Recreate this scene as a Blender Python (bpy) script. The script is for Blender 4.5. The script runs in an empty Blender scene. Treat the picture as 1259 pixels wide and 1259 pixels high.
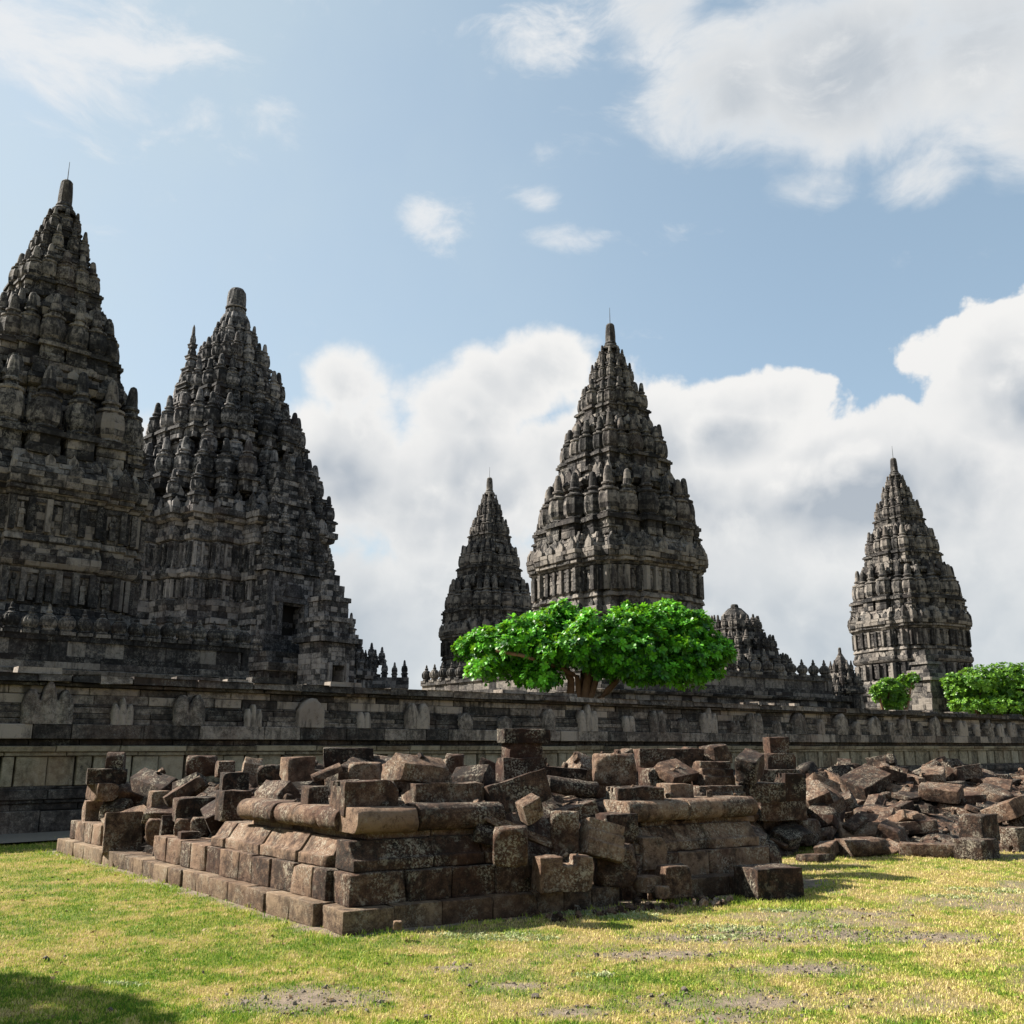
import bpy, bmesh, math, random
import numpy as np
from mathutils import Vector, Matrix, Euler, noise as mnoise

# ------------------------------------------------------------------ camera, sky, sun, exposure
SC = bpy.context.scene
COL = SC.collection
F, TH, EYE = 1200.0, math.radians(13.5), 1.6
ST, CT = math.sin(TH), math.cos(TH)
cam = bpy.data.cameras.new("camera")
cam.sensor_width = 36.0
cam.lens = 36.0 * F / 1259.0
cam.clip_start, cam.clip_end = 0.1, 6000.0
cam_o = bpy.data.objects.new("camera", cam)
COL.objects.link(cam_o)
cam_o.location = (0, 0, EYE)
cam_o.rotation_euler = (math.radians(90) + TH, 0, 0)
SC.camera = cam_o
SC.view_settings.view_transform = 'Standard'
SC.view_settings.look = 'None'
SC.view_settings.exposure = 1.5
SC.view_settings.gamma = 1.0
SC.render.engine = 'CYCLES'
SC.cycles.max_bounces = 6
SC.cycles.use_denoising = True

SUN_EL = math.radians(40)
SUN_H = Vector((-0.955, 0.297))            # horizontal direction towards the sun
sun = bpy.data.lights.new("sun", 'SUN')
sun.energy = 5.0
sun.angle = math.radians(0.6)
sun.color = (1.0, 0.93, 0.82)
sun_o = bpy.data.objects.new("sun", sun)
COL.objects.link(sun_o)
sun_dir = Vector((SUN_H.x * math.cos(SUN_EL), SUN_H.y * math.cos(SUN_EL), math.sin(SUN_EL)))
sun_o.rotation_euler = sun_dir.to_track_quat('Z', 'Y').to_euler()


def ray(x, y):
    v = (629.5 - y) / F
    return Vector(((x - 629.5) / F, CT - ST * v, ST + CT * v))


def elev(y):
    r = ray(0, y)
    return r.z / r.y


def ground_at(x, y, z=0.0):
    r = ray(x, y)
    t = (z - EYE) / r.z
    return Vector((r.x * t, r.y * t, z))


def at(x, y, d):
    r = ray(x, y)
    t = d / r.y
    return Vector((r.x * t, d, EYE + r.z * t))


class NT:
    """Short node-tree helper."""
    def __init__(self, tree):
        self.t = tree
        tree.nodes.clear()

    def n(self, typ, **kw):
        nd = self.t.nodes.new(typ)
        for k, v in kw.items():
            if k.startswith('i_'):
                nd.inputs[k[2:].replace('_', ' ')].default_value = v
            else:
                setattr(nd, k, v)
        return nd

    def l(self, a, b):
        self.t.links.new(a, b)

    def put(self, sock, v):
        if isinstance(v, bpy.types.NodeSocket):
            self.l(v, sock)
        else:
            sock.default_value = v

    def m(self, op, a, b=0.0, c=None, clamp=False):
        nd = self.n('ShaderNodeMath', operation=op, use_clamp=clamp)
        self.put(nd.inputs[0], a)
        self.put(nd.inputs[1], b)
        if c is not None:
            self.put(nd.inputs[2], c)
        return nd.outputs[0]

    def mr(self, v, a, b, c=0.0, d=1.0, smooth=True):
        nd = self.n('ShaderNodeMapRange', interpolation_type='SMOOTHSTEP' if smooth else 'LINEAR')
        self.put(nd.inputs['Value'], v)
        for k, x in (('From Min', a), ('From Max', b), ('To Min', c), ('To Max', d)):
            self.put(nd.inputs[k], x)
        return nd.outputs[0]

    def mix(self, f, a, b, blend='MIX'):
        nd = self.n('ShaderNodeMix', data_type='RGBA', blend_type=blend)
        nd.clamp_factor = True
        self.put(nd.inputs[0], f)
        for i, v in ((6, a), (7, b)):
            if isinstance(v, bpy.types.NodeSocket):
                self.l(v, nd.inputs[i])
            else:
                nd.inputs[i].default_value = (*v, 1.0) if len(v) == 3 else v
        return nd.outputs[2]

    def noise(self, vec, scale, detail=5.0, rough=0.55, dist=0.0, dim='3D'):
        nd = self.n('ShaderNodeTexNoise', noise_dimensions=dim)
        if vec is not None:
            self.l(vec, nd.inputs['Vector'])
        nd.inputs['Scale'].default_value = scale
        nd.inputs['Detail'].default_value = detail
        nd.inputs['Roughness'].default_value = rough
        nd.inputs['Distortion'].default_value = dist
        return nd.outputs['Fac']

    def vm(self, op, a, b):
        nd = self.n('ShaderNodeVectorMath', operation=op)
        for s, v in ((nd.inputs[0], a), (nd.inputs[1], b)):
            if isinstance(v, bpy.types.NodeSocket):
                self.l(v, s)
            else:
                s.default_value = v
        return nd.outputs['Value'] if op in ('LENGTH', 'DOT_PRODUCT') else nd.outputs[0]


# sky: Nishita daylight with a layer of clouds laid out over azimuth and elevation
world = bpy.data.worlds.new("World")
SC.world = world
world.use_nodes = True
w = NT(world.node_tree)
sky = w.n('ShaderNodeTexSky', sky_type='NISHITA')
sky.sun_disc = False
sky.sun_elevation = SUN_EL
sky.sun_rotation = math.atan2(SUN_H.x, SUN_H.y)
sky.air_density, sky.dust_density, sky.ozone_density = 1.0, 1.4, 1.0
tc = w.n('ShaderNodeTexCoord')
sep = w.n('ShaderNodeSeparateXYZ')
w.l(tc.outputs['Generated'], sep.inputs[0])
az = w.m('ARCTAN2', sep.outputs[0], sep.outputs[1])
el = w.m('ARCSINE', sep.outputs[2])
comb = w.n('ShaderNodeCombineXYZ')
w.l(az, comb.inputs[0])
w.l(el, comb.inputs[1])
ae = comb.outputs[0]


def azel(x, y):
    r = ray(x, y)
    return math.atan2(r.x, r.y), math.atan2(r.z, math.hypot(r.x, r.y))


def blob_field(blobs):
    tot = None
    for (x, y, rx, ry, s) in blobs:
        a0, e0 = azel(x, y)
        d = w.vm('SUBTRACT', ae, (a0, e0, 0))
        d = w.vm('MULTIPLY', d, (F / rx, F / ry, 0))
        ln = w.vm('LENGTH', d, (0, 0, 0))
        f = w.mr(ln, 1.0, 0.0, 0.0, s)
        tot = f if tot is None else w.m('MAXIMUM', tot, f)
    return tot


# warped noise
warp = w.n('ShaderNodeTexNoise')
w.l(ae, warp.inputs['Vector'])
warp.inputs['Scale'].default_value = 7.0
warp.inputs['Detail'].default_value = 4.0
wv = w.vm('SUBTRACT', warp.outputs['Color'], (0.5, 0.5, 0.5))
wv = w.vm('MULTIPLY', wv, (0.06, 0.05, 0.0))
ae_w = w.vm('ADD', ae, wv)


def puffs(vec, detail):
    # fractal cells give cauliflower lobes; plain noise breaks them up
    vo = w.n('ShaderNodeTexVoronoi', feature='SMOOTH_F1', voronoi_dimensions='2D', normalize=True)
    w.l(vec, vo.inputs['Vector'])
    vo.inputs['Scale'].default_value = 9.0
    vo.inputs['Detail'].default_value = detail
    vo.inputs['Roughness'].default_value = 0.52
    vo.inputs['Lacunarity'].default_value = 2.15
    vo.inputs['Smoothness'].default_value = 0.35
    nz = w.noise(vec, 6.0, 7.0 if detail > 3 else 3.0, 0.55)
    return w.m('ADD', w.m('MULTIPLY', w.m('SUBTRACT', 1.0, vo.outputs['Distance']), 0.62), w.m('MULTIPLY', nz, 0.26))


billow = puffs(ae_w, 5.0)
# the same field a little way towards the sun: the difference reads as lit and unlit sides
billow_s = puffs(w.vm('ADD', ae_w, (-0.018, 0.030, 0.0)), 2.0)
streak = w.noise(w.vm('MULTIPLY', ae_w, (0.8, 1.7, 1.0)), 8.0, 9.0, 0.62, 0.4)

cumulus = blob_field([
    (1010, 620, 640, 210, 1.0), (760, 560, 330, 170, 0.95), (600, 590, 210, 170, 0.8),
    (720, 470, 190, 110, 0.62), (920, 505, 200, 90, 0.85), (1250, 470, 190, 190, 1.05), (1160, 440, 130, 100, 0.6),
    (905, 545, 170, 110, 1.08), (440, 580, 230, 220, 1.0), (540, 600, 280, 230, 1.0), (430, 480, 160, 110, 0.72), (560, 510, 230, 150, 0.85), (650, 470, 260, 120, 0.85), (630, 860, 1500, 260, 0.95), (170, 560, 110, 100, 0.6),
])
high = blob_field([
    (1050, 80, 380, 210, 1.0), (900, 110, 260, 170, 0.9), (1200, 30, 300, 230, 0.9), (1330, 130, 260, 170, 0.85),
    (1000, 225, 170, 80, 0.55), (690, 60, 190, 100, 0.5), (800, 20, 200, 120, 0.7), (1150, 210, 200, 70, 0.6), (620, 50, 100, 80, 0.35),
])
wisp = blob_field([
    (120, 70, 320, 130, 1.05), (20, 40, 240, 130, 0.95), (270, 50, 130, 90, 0.55), (60, 120, 160, 80, 0.5), (710, 50, 230, 90, 0.7), (620, 60, 120, 80, 0.5),
    (515, 266, 100, 52, 0.85), (660, 247, 60, 28, 0.8), (695, 294, 120, 34, 0.72), (790, 60, 150, 120, 0.6),
    (330, 430, 100, 60, 0.4), (850, 290, 200, 60, 0.35), (150, 150, 330, 90, 0.3),
])
lowbank = w.mr(el, 0.30, 0.13, 0.0, 0.85)
cumulus = w.m('MAXIMUM', cumulus, lowbank)
dens_c = w.m('ADD', billow, w.m('MULTIPLY', cumulus, 0.62))
dens_c = w.mr(dens_c, 0.80, w.mr(az, 0.35, -0.15, 0.855, 0.98))
dens_h = w.m('ADD', w.m('ADD', w.m('MULTIPLY', streak, 0.75), w.m('MULTIPLY', billow, 0.35)), w.m('MULTIPLY', high, 0.62))
thick_h = w.mr(dens_h, 0.92, 1.22)
dens_h = w.mr(dens_h, 0.74, 1.12)
dens_w = w.m('ADD', w.m('MULTIPLY_ADD', streak, 1.7, -0.36), w.m('MULTIPLY', wisp, 0.52))
dens_w = w.m('MULTIPLY', w.mr(dens_w, 0.66, 1.12), 0.85)
# sheet of thin high veil towards the left where the sun stands
veil = w.mr(az, 0.40, -0.58, 0.0, 0.74)
veil = w.m('MULTIPLY', veil, w.mr(w.noise(ae_w, 3.5, 5.0), 0.3, 0.75, 0.55, 1.0))
thick = w.mr(w.m('ADD', billow, w.m('MULTIPLY', cumulus, 0.62)), 0.92, 1.30)
lit = w.m('MULTIPLY_ADD', w.m('SUBTRACT', billow, billow_s), 3.4, 0.50, clamp=True)
lowgrey = w.mr(el, 0.40, 0.12, 0.0, 0.42)
shade = w.m('MULTIPLY', thick, w.m('SUBTRACT', 1.0, lit))
shade = w.m('ADD', w.m('MULTIPLY', shade, 1.75), w.m('MULTIPLY', lowgrey, w.mr(w.noise(ae_w, 4.5, 6.0, 0.6), 0.36, 0.62)), clamp=True)
c_cloud = w.mix(shade, (4.45, 4.42, 4.35), (2.2, 2.45, 2.75))
c_wisp = (4.2, 4.25, 4.3)
# aerosol-pale daylight: the sky colour lifted a little, as a humid tropical sky is
c_sky = w.mix(0.36, sky.outputs[0], (2.0, 3.15, 3.6))
hsv = w.n('ShaderNodeHueSaturation')
hsv.inputs['Saturation'].default_value = 0.86
hsv.inputs['Value'].default_value = 0.92
w.l(c_sky, hsv.inputs['Color'])
c1 = w.mix(veil, hsv.outputs[0], (2.95, 3.5, 3.75))
c2 = w.mix(dens_w, c1, c_wisp)
shade_h = w.m('MULTIPLY', thick_h, w.m('SUBTRACT', 1.0, w.m('MULTIPLY_ADD', w.m('SUBTRACT', streak, 0.5), 2.2, 0.45, clamp=True)))
c2 = w.mix(dens_h, c2, w.mix(w.m('MULTIPLY', shade_h, 1.5), (4.4, 4.4, 4.35), (2.1, 2.4, 2.75)))
c3 = w.mix(dens_c, c2, c_cloud)
c3 = w.mix(w.mr(el, 0.26, 0.02, 0.0, 0.65), c3, (3.1, 3.4, 3.6))
bg = w.n('ShaderNodeBackground')
w.l(c3, bg.inputs['Color'])
bg.inputs['Strength'].default_value = 0.072
out = w.n('ShaderNodeOutputWorld')
w.l(bg.outputs[0], out.inputs[0])

RNG = random.Random(11)


# ------------------------------------------------------------------ object helpers
def tag(o, label=None, cat=None, group=None, kind=None):
    if label: o['label'] = label
    if cat: o['category'] = cat
    if group: o['group'] = group
    if kind: o['kind'] = kind
    return o


def empty(name, loc=(0, 0, 0), rz=0.0, **kw):
    o = bpy.data.objects.new(name, None)
    COL.objects.link(o)
    o.empty_display_size = 0.3
    o.location = loc
    o.rotation_euler = (0, 0, rz)
    return tag(o, **kw)


def link(name, mesh, parent=None, **kw):
    o = bpy.data.objects.new(name, mesh)
    COL.objects.link(o)
    if parent: o.parent = parent
    return tag(o, **kw)


class MB:
    """Collects polygons with a tone per face and links them as one mesh object."""
    def __init__(self):
        self.v, self.f, self.t = [], [], []

    def quad(self, a, b, c, d, tone=0.5):
        i = len(self.v)
        self.v += [tuple(a), tuple(b), tuple(c), tuple(d)]
        self.f.append((i, i + 1, i + 2, i + 3))
        self.t.append(tone)

    def add(self, verts, faces, tone=0.5):
        i = len(self.v)
        self.v += [tuple(p) for p in verts]
        for f in faces:
            self.f.append(tuple(i + k for k in f))
            self.t.append(tone)

    def box(self, c, s, rz=0.0, tone=0.5, taper=1.0):
        cx, cy, cz = c
        x, y, z = s[0] / 2, s[1] / 2, s[2]
        ca, sa = math.cos(rz), math.sin(rz)
        vs = []
        for zz, k in ((0, 1.0), (z, taper)):
            for px, py in ((-x, -y), (x, -y), (x, y), (-x, y)):
                px, py = px * k, py * k
                vs.append((cx + px * ca - py * sa, cy + px * sa + py * ca, cz + zz))
        self.add(vs, [(0, 3, 2, 1), (4, 5, 6, 7), (0, 1, 5, 4), (1, 2, 6, 5), (2, 3, 7, 6), (3, 0, 4, 7)], tone)

    def bm(self, bm, mat4, tone=0.5):
        bm.verts.index_update()
        self.add([mat4 @ v.co for v in bm.verts], [[v.index for v in f.verts] for f in bm.faces], tone)

    def mesh(self, name, mat, smooth=False):
        me = bpy.data.meshes.new(name)
        me.from_pydata(self.v, [], self.f)
        a = me.attributes.new("tone", 'FLOAT', 'FACE')
        a.data.foreach_set('value', np.asarray(self.t, dtype=np.float32))
        if smooth:
            me.polygons.foreach_set('use_smooth', np.ones(len(me.polygons), dtype=bool))
        me.materials.append(mat)
        me.update()
        return me

    def build(self, name, mat, parent=None, smooth=False, **kw):
        return link(name, self.mesh(name, mat, smooth), parent, **kw)


# ------------------------------------------------------------------ materials
def stone_mat(name, dark, mid, light, lichen=0.3, lichen_col=(0.34, 0.34, 0.29), scale=1.0, bump=0.6, rnd=0.3, crust=0.5, streaks=False, rough=0.9):
    m = bpy.data.materials.new(name)
    m.use_nodes = True
    t = NT(m.node_tree)
    tco = t.n('ShaderNodeTexCoord')
    oi = t.n('ShaderNodeObjectInfo')
    off = t.m('MULTIPLY', oi.outputs['Random'], 57.0)
    v = t.vm('ADD', tco.outputs['Object'], off)
    at_ = t.n('ShaderNodeAttribute', attribute_name='tone')
    tone = at_.outputs['Fac']
    n1 = t.noise(v, 1.3 * scale, 6, 0.6)
    n2 = t.noise(v, 7.0 * scale, 8, 0.68)
    n3 = t.noise(v, 38.0 * scale, 6, 0.7)
    val = t.m('ADD', t.m('MULTIPLY_ADD', tone, 1.35, -0.16), t.m('MULTIPLY', t.m('SUBTRACT', oi.outputs['Random'], 0.5), rnd))
    val = t.m('ADD', val, t.m('MULTIPLY', t.m('SUBTRACT', n1, 0.5), 1.0))
    val = t.m('ADD', val, t.m('MULTIPLY', t.m('SUBTRACT', n2, 0.5), 1.9))
    val = t.m('ADD', val, t.m('MULTIPLY', t.m('SUBTRACT', n3, 0.5), 1.3))
    cr = t.n('ShaderNodeValToRGB')
    e = cr.color_ramp.elements
    e[0].position, e[0].color = 0.05, (*dark, 1)
    e[1].position, e[1].color = 0.95, (*light, 1)
    x = e.new(0.48)
    x.color = (*mid, 1)
    t.l(val, cr.inputs[0])
    col = cr.outputs[0]
    # rusty / purple tint that varies from stone to stone
    tint = t.noise(v, 0.55 * scale, 3, 0.5)
    col = t.mix(t.mr(tint, 0.45, 0.75, 0, 0.45), col, tuple(min(1, c * k) for c, k in zip(mid, (1.25, 0.92, 0.80))))
    # lichen: ragged pale blotches and specks
    zone = t.mr(t.noise(v, 1.5 * scale, 3, 0.6), 0.46, 0.62)
    speck = t.mr(t.noise(v, 24 * scale, 5, 0.75), 0.505, 0.575)
    blot = t.m('MULTIPLY', t.mr(t.noise(v, 5.5 * scale, 10, 0.75, 0.4), 0.545, 0.60), t.mr(t.noise(v, 16 * scale, 6, 0.7), 0.40, 0.52))
    lm = t.m('MAXIMUM', t.m('MULTIPLY', t.m('MULTIPLY', zone, speck), 0.85), t.m('MULTIPLY', blot, t.m('MULTIPLY_ADD', zone, 0.7, 0.3)))
    lm = t.m('MULTIPLY', lm, lichen)
    col = t.mix(lm, col, lichen_col)
    # black weathering crust
    vs = t.vm('MULTIPLY', v, (1.6, 1.6, 0.35)) if streaks else v
    c1_ = t.noise(vs, 2.1 * scale, 8, 0.65)
    col = t.mix(t.m('MULTIPLY', t.mr(c1_, 0.50, 0.66), crust), col, tuple(c * 0.55 for c in dark))
    vor = t.n('ShaderNodeTexVoronoi', feature='F1')
    t.l(v, vor.inputs['Vector'])
    vor.inputs['Scale'].default_value = 42 * scale
    h = t.m('ADD', t.m('MULTIPLY', n2, 1.3), t.m('MULTIPLY', n3, 0.55))
    h = t.m('ADD', h, t.m('MULTIPLY', t.mr(vor.outputs['Distance'], 0.0, 0.35), 0.22))
    h = t.m('ADD', h, t.m('MULTIPLY', lm, 0.10))
    bp = t.n('ShaderNodeBump')
    bp.inputs['Strength'].default_value = bump
    bp.inputs['Distance'].default_value = 0.035 / scale
    t.l(h, bp.inputs['Height'])
    pr = t.n('ShaderNodeBsdfPrincipled')
    t.l(col, pr.inputs['Base Color'])
    pr.inputs['Roughness'].default_value = rough
    pr.inputs['Specular IOR Level'].default_value = 0.25
    t.l(bp.outputs[0], pr.inputs['Normal'])
    o = t.n('ShaderNodeOutputMaterial')
    t.l(pr.outputs[0], o.inputs[0])
    return m


M_rubble = stone_mat('andesite_rubble', (0.0099, 0.0062, 0.0044), (0.0632, 0.0348, 0.0223), (0.2078, 0.1347, 0.0892), 0.85, (0.36, 0.32, 0.25), 1.7, 1.0, 0.12, 0.6)
M_plinth = stone_mat('plinth_stone', (0.0161, 0.0108, 0.0072), (0.0762, 0.0484, 0.0305), (0.1971, 0.1389, 0.0896), 0.45, (0.36, 0.34, 0.27), 1.8, 0.7, 0.2, 0.45)
M_wall = stone_mat('wall_stone', (0.0169, 0.0149, 0.0140), (0.0796, 0.0673, 0.0580), (0.2860, 0.2434, 0.2068), 0.35, (0.30, 0.30, 0.27), 1.3, 0.55, 0.1, 0.75, True)
M_dado = stone_mat('pale_panel_stone', (0.0576, 0.0499, 0.0365), (0.2016, 0.1728, 0.1200), (0.3168, 0.2832, 0.2112), 0.35, (0.40, 0.38, 0.31), 1.2, 0.4, 0.1, 0.45, True)
M_tower = stone_mat('temple_stone', (0.0077, 0.0073, 0.0079), (0.0391, 0.0368, 0.0365), (0.1971, 0.1751, 0.1547), 0.45, (0.28, 0.26, 0.23), 0.9, 0.8, 0.35, 0.65, True)
M_shiva = stone_mat('dark_temple_stone', (0.0086, 0.0088, 0.0102), (0.0443, 0.0435, 0.0466), (0.2392, 0.2214, 0.2161), 0.50, (0.30, 0.29, 0.28), 0.8, 0.8, 0.35, 0.6, True)


def simple_mat(name, col, rough=0.8, col2=None, scale=20.0, attr=False, trans=0.0, bump=0.0):
    m = bpy.data.materials.new(name)
    m.use_nodes = True
    t = NT(m.node_tree)
    tco = t.n('ShaderNodeTexCoord')
    c = None
    if attr:
        a = t.n('ShaderNodeAttribute', attribute_name='tone')
        f = a.outputs['Fac']
    else:
        f = t.noise(tco.outputs['Object'], scale, 6, 0.6)
    c = t.mix(f, col, col2 or col)
    pr = t.n('ShaderNodeBsdfPrincipled')
    t.l(c, pr.inputs['Base Color'])
    pr.inputs['Roughness'].default_value = rough
    pr.inputs['Specular IOR Level'].default_value = 0.35
    o = t.n('ShaderNodeOutputMaterial')
    if bump:
        bp = t.n('ShaderNodeBump')
        bp.inputs['Strength'].default_value = bump
        bp.inputs['Distance'].default_value = 0.02
        t.l(t.noise(tco.outputs['Object'], scale * 2, 8, 0.7), bp.inputs['Height'])
        t.l(bp.outputs[0], pr.inputs['Normal'])
    if trans:
        tr = t.n('ShaderNodeBsdfTranslucent')
        t.l(t.mix(0.35, c, (0.35, 0.6, 0.02)), tr.inputs[0])
        mx = t.n('ShaderNodeMixShader')
        mx.inputs[0].default_value = trans
        t.l(pr.outputs[0], mx.inputs[1])
        t.l(tr.outputs[0], mx.inputs[2])
        t.l(mx.outputs[0], o.inputs[0])
    else:
        t.l(pr.outputs[0], o.inputs[0])
    return m


M_leaf = simple_mat('glossy_leaf', (0.006, 0.060, 0.006), 0.45, (0.13, 0.46, 0.02), attr=True, trans=0.28)
M_leaf2 = simple_mat('garden_leaf', (0.025, 0.085, 0.010), 0.42, (0.16, 0.33, 0.03), attr=True, trans=0.25)
M_bark = simple_mat('bark', (0.10, 0.055, 0.03), 0.85, (0.24, 0.145, 0.085), 6.0, bump=0.6)
M_metal = simple_mat('rod_metal', (0.05, 0.05, 0.05), 0.5)
M_door_shade = simple_mat('painted_interior_shade', (0.012, 0.011, 0.010), 0.95, (0.02, 0.018, 0.016))  # near-black colour standing in for the shade inside door openings

# ------------------------------------------------------------------ ground
NTAB = np.random.default_rng(5).random((256, 256))


def vnoise(x, y, sc):
    x, y = np.asarray(x) * sc, np.asarray(y) * sc
    xi, yi = np.floor(x).astype(int), np.floor(y).astype(int)
    fx, fy = x - xi, y - yi
    fx, fy = fx * fx * (3 - 2 * fx), fy * fy * (3 - 2 * fy)
    g = lambda a, b: NTAB[a & 255, b & 255]
    return (g(xi, yi) * (1 - fx) + g(xi + 1, yi) * fx) * (1 - fy) + (g(xi, yi + 1) * (1 - fx) + g(xi + 1, yi + 1) * fx) * fy


def fbm(x, y, sc, o=5):
    s, a, tot = 0, 1.0, 0
    for k in range(o):
        s = s + a * vnoise(np.asarray(x) + 17.3 * k, np.asarray(y) - 9.1 * k, sc * 2 ** k)
        tot += a
        a *= 0.55
    return s / tot


# frames of the ruined platform and of the long wall
P0 = Vector((-1.51, 9.26, 0))
PA = Vector((math.cos(math.radians(32)), math.sin(math.radians(32)), 0))
PB = Vector((math.cos(math.radians(129)), math.sin(math.radians(129)), 0))
W0 = Vector((-9.45, 19.0, 0))
WPHI = math.radians(40)
WU = Vector((math.cos(WPHI), math.sin(WPHI), 0))
WN = Vector((math.sin(WPHI), -math.cos(WPHI), 0))     # towards the camera
COURT = 2.85

BARE = [(370, 1224, 0.55, 0.34), (850, 1150, 0.62, 0.24), (800, 1172, 0.5, 0.22), (905, 1228, 0.75, 0.28), (980, 1190, 0.5, 0.2),
        (1150, 1148, 0.7, 0.3), (1060, 1120, 0.5, 0.2), (700, 1238, 0.3, 0.15), (640, 1205, 0.3, 0.12), (880, 1246, 0.4, 0.2),
        (1000, 1145, 0.9, 0.35), (545, 1185, 0.22, 0.12)]
PALE = [(590, 1147, 0.42, 0.16), (650, 1150, 0.30, 0.14), (770, 1125, 0.40, 0.22), (715, 1120, 0.25, 0.15), (900, 1140, 0.50, 0.16), (1005, 1135, 0.42, 0.12),
        (1240, 1092, 0.6, 0.25), (1180, 1102, 0.4, 0.15), (880, 1150, 0.35, 0.1), (153, 1206, 0.16, 0.06), (730, 1195, 0.18, 0.07),
        (960, 1118, 0.3, 0.12)]


def ell(x, y, lst):
    f = np.zeros_like(x)
    wob = (fbm(x, y, 3.0, 4) - 0.5) * 1.3
    for (px, py, rx, ry) in lst:
        c = ground_at(px, py)
        q = np.sqrt(((x - c.x) / rx) ** 2 + ((y - c.y) / ry) ** 2)
        f = np.maximum(f, np.clip(1.35 - q + wob, 0, 1))
    return f


def plat_coords(x, y):
    dx, dy = x - P0.x, y - P0.y
    det = PA.x * PB.y - PA.y * PB.x
    return (dx * PB.y - dy * PB.x) / det, (PA.x * dy - PA.y * dx) / det


def fields(x, y):
    """(green 0..1, bare 0..1) of the lawn at ground points."""
    x, y = np.asarray(x, float), np.asarray(y, float)
    g = .5 + (fbm(x, y, 0.7, 4) - .5) * 0.55 + (fbm(x + 40, y, 3.0, 3) - 0.5) * 0.8 + (fbm(x - 20, y + 60, 11.0, 3) - 0.5) * 0.9
    right = np.clip((x + 0.2 * (y - 9)) / 6.0, -1, 1)
    g = np.clip((g - 0.50 - 0.17 * np.clip(right, 0, 1) + 0.06 * np.clip(-right, 0, 1)) * 2.0 + 0.50, 0, 1)
    bare = ell(x, y, BARE)
    a, b = plat_coords(x, y)
    rim = np.maximum(np.maximum(-a, -b), 0)
    inside = (a > -0.02) & (b > -0.02)
    rim_w = 0.10 + 0.42 * (fbm(x, y, 1.9, 4) - 0.35) + 0.45 * np.exp(-((a - 3.0) / 0.9) ** 2) * (b < 0.3)
    near = np.clip((rim_w - rim) / 0.10 + (fbm(x, y, 14.0, 2) - .5) * 1.6, 0, 1) * (rim < .7) * (a < 6.4) * (b < 9.6)
    bare = np.maximum(bare, near)
    bare = np.where(inside & (a < 6.2) & (b < 9.3), 1, bare)
    wd = (x - W0.x) * WN.x + (y - W0.y) * WN.y
    bare = np.maximum(bare, np.clip((1.9 + 0.5 * (fbm(x, y, 1.1, 3) - 0.5) - wd) / 0.15, 0, 1))
    dry = np.clip((fbm(x - 70, y + 30, 0.9, 4) + .35 * (fbm(x, y, 6.0, 3) - .5) - 0.50) * 4.0, 0, 0.72) * np.clip(right + 0.45, 0.15, 1)
    bare = np.maximum(bare, dry)
    return g, bare


def axis_pts(lo, hi, step, far_lo, far_hi):
    c = list(np.arange(lo, hi, step))
    a, s = [], step
    p = lo
    while p > far_lo:
        s *= 1.35
        p -= s
        a.append(p)
    b, s, p = [], step, c[-1]
    while p < far_hi:
        s *= 1.35
        p += s
        b.append(p)
    return np.array(a[::-1] + c + b)


gx = axis_pts(-13, 15, 0.11, -2500, 2500)
gy = axis_pts(4.5, 22, 0.11, -400, 4500)
GX, GY = np.meshgrid(gx, gy)
flat = np.exp(-((np.maximum(np.abs(GX) - 15, 0) / 6) ** 2)) * np.exp(-((np.maximum(np.abs(GY - 13) - 10, 0) / 6) ** 2))
GZ = ((fbm(GX, GY, 0.5, 3) - 0.5) * 0.07 + (fbm(GX, GY, 3.0, 3) - 0.5) * 0.022 - 0.02) * flat
gr, ba = fields(GX, GY)
me = bpy.data.meshes.new('ground')
nx, ny = len(gx), len(gy)
verts = np.stack([GX.ravel(), GY.ravel(), GZ.ravel()], 1)
ii = np.arange(nx * ny).reshape(ny, nx)
quads = np.stack([ii[:-1, :-1].ravel(), ii[:-1, 1:].ravel(), ii[1:, 1:].ravel(), ii[1:, :-1].ravel()], 1)
me.from_pydata(verts.tolist(), [], quads.tolist())
for nm, arr in (('green', gr), ('bare', ba)):
    a_ = me.attributes.new(nm, 'FLOAT', 'POINT')
    a_.data.foreach_set('value', arr.ravel().astype(np.float32))
me.polygons.foreach_set('use_smooth', np.ones(len(me.polygons), dtype=bool))
mg = bpy.data.materials.new('lawn_soil')
mg.use_nodes = True
t = NT(mg.node_tree)
tco = t.n('ShaderNodeTexCoord')
v = tco.outputs['Object']
ag = t.n('ShaderNodeAttribute', attribute_name='green').outputs['Fac']
ab = t.n('ShaderNodeAttribute', attribute_name='bare').outputs['Fac']
nf = t.noise(v, 60, 6, 0.7)
nm_ = t.noise(v, 9, 6, 0.65)
thatch = t.mix(ag, (0.33, 0.25, 0.085), (0.15, 0.20, 0.025))
thatch = t.mix(t.mr(nf, 0.35, 0.65), t.mix(1.0, thatch, (0.33, 0.31, 0.30), 'MULTIPLY'), thatch)
soil = t.mix(t.mr(nm_, 0.3, 0.7), (0.13, 0.105, 0.082), (0.24, 0.19, 0.145))
soil = t.mix(t.mr(nf, 0.5, 0.75), soil, (0.075, 0.062, 0.05))
colg = t.mix(ab, thatch, soil)
pr = t.n('ShaderNodeBsdfPrincipled')
t.l(colg, pr.inputs['Base Color'])
pr.inputs['Roughness'].default_value = 0.95
pr.inputs['Specular IOR Level'].default_value = 0.1
bp = t.n('ShaderNodeBump')
bp.inputs['Strength'].default_value = 0.8
bp.inputs['Distance'].default_value = 0.02
t.l(t.m('ADD', nf, t.m('MULTIPLY', nm_, 1.2)), bp.inputs['Height'])
t.l(bp.outputs[0], pr.inputs['Normal'])
o_ = t.n('ShaderNodeOutputMaterial')
t.l(pr.outputs[0], o_.inputs[0])
me.materials.append(mg)
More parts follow.
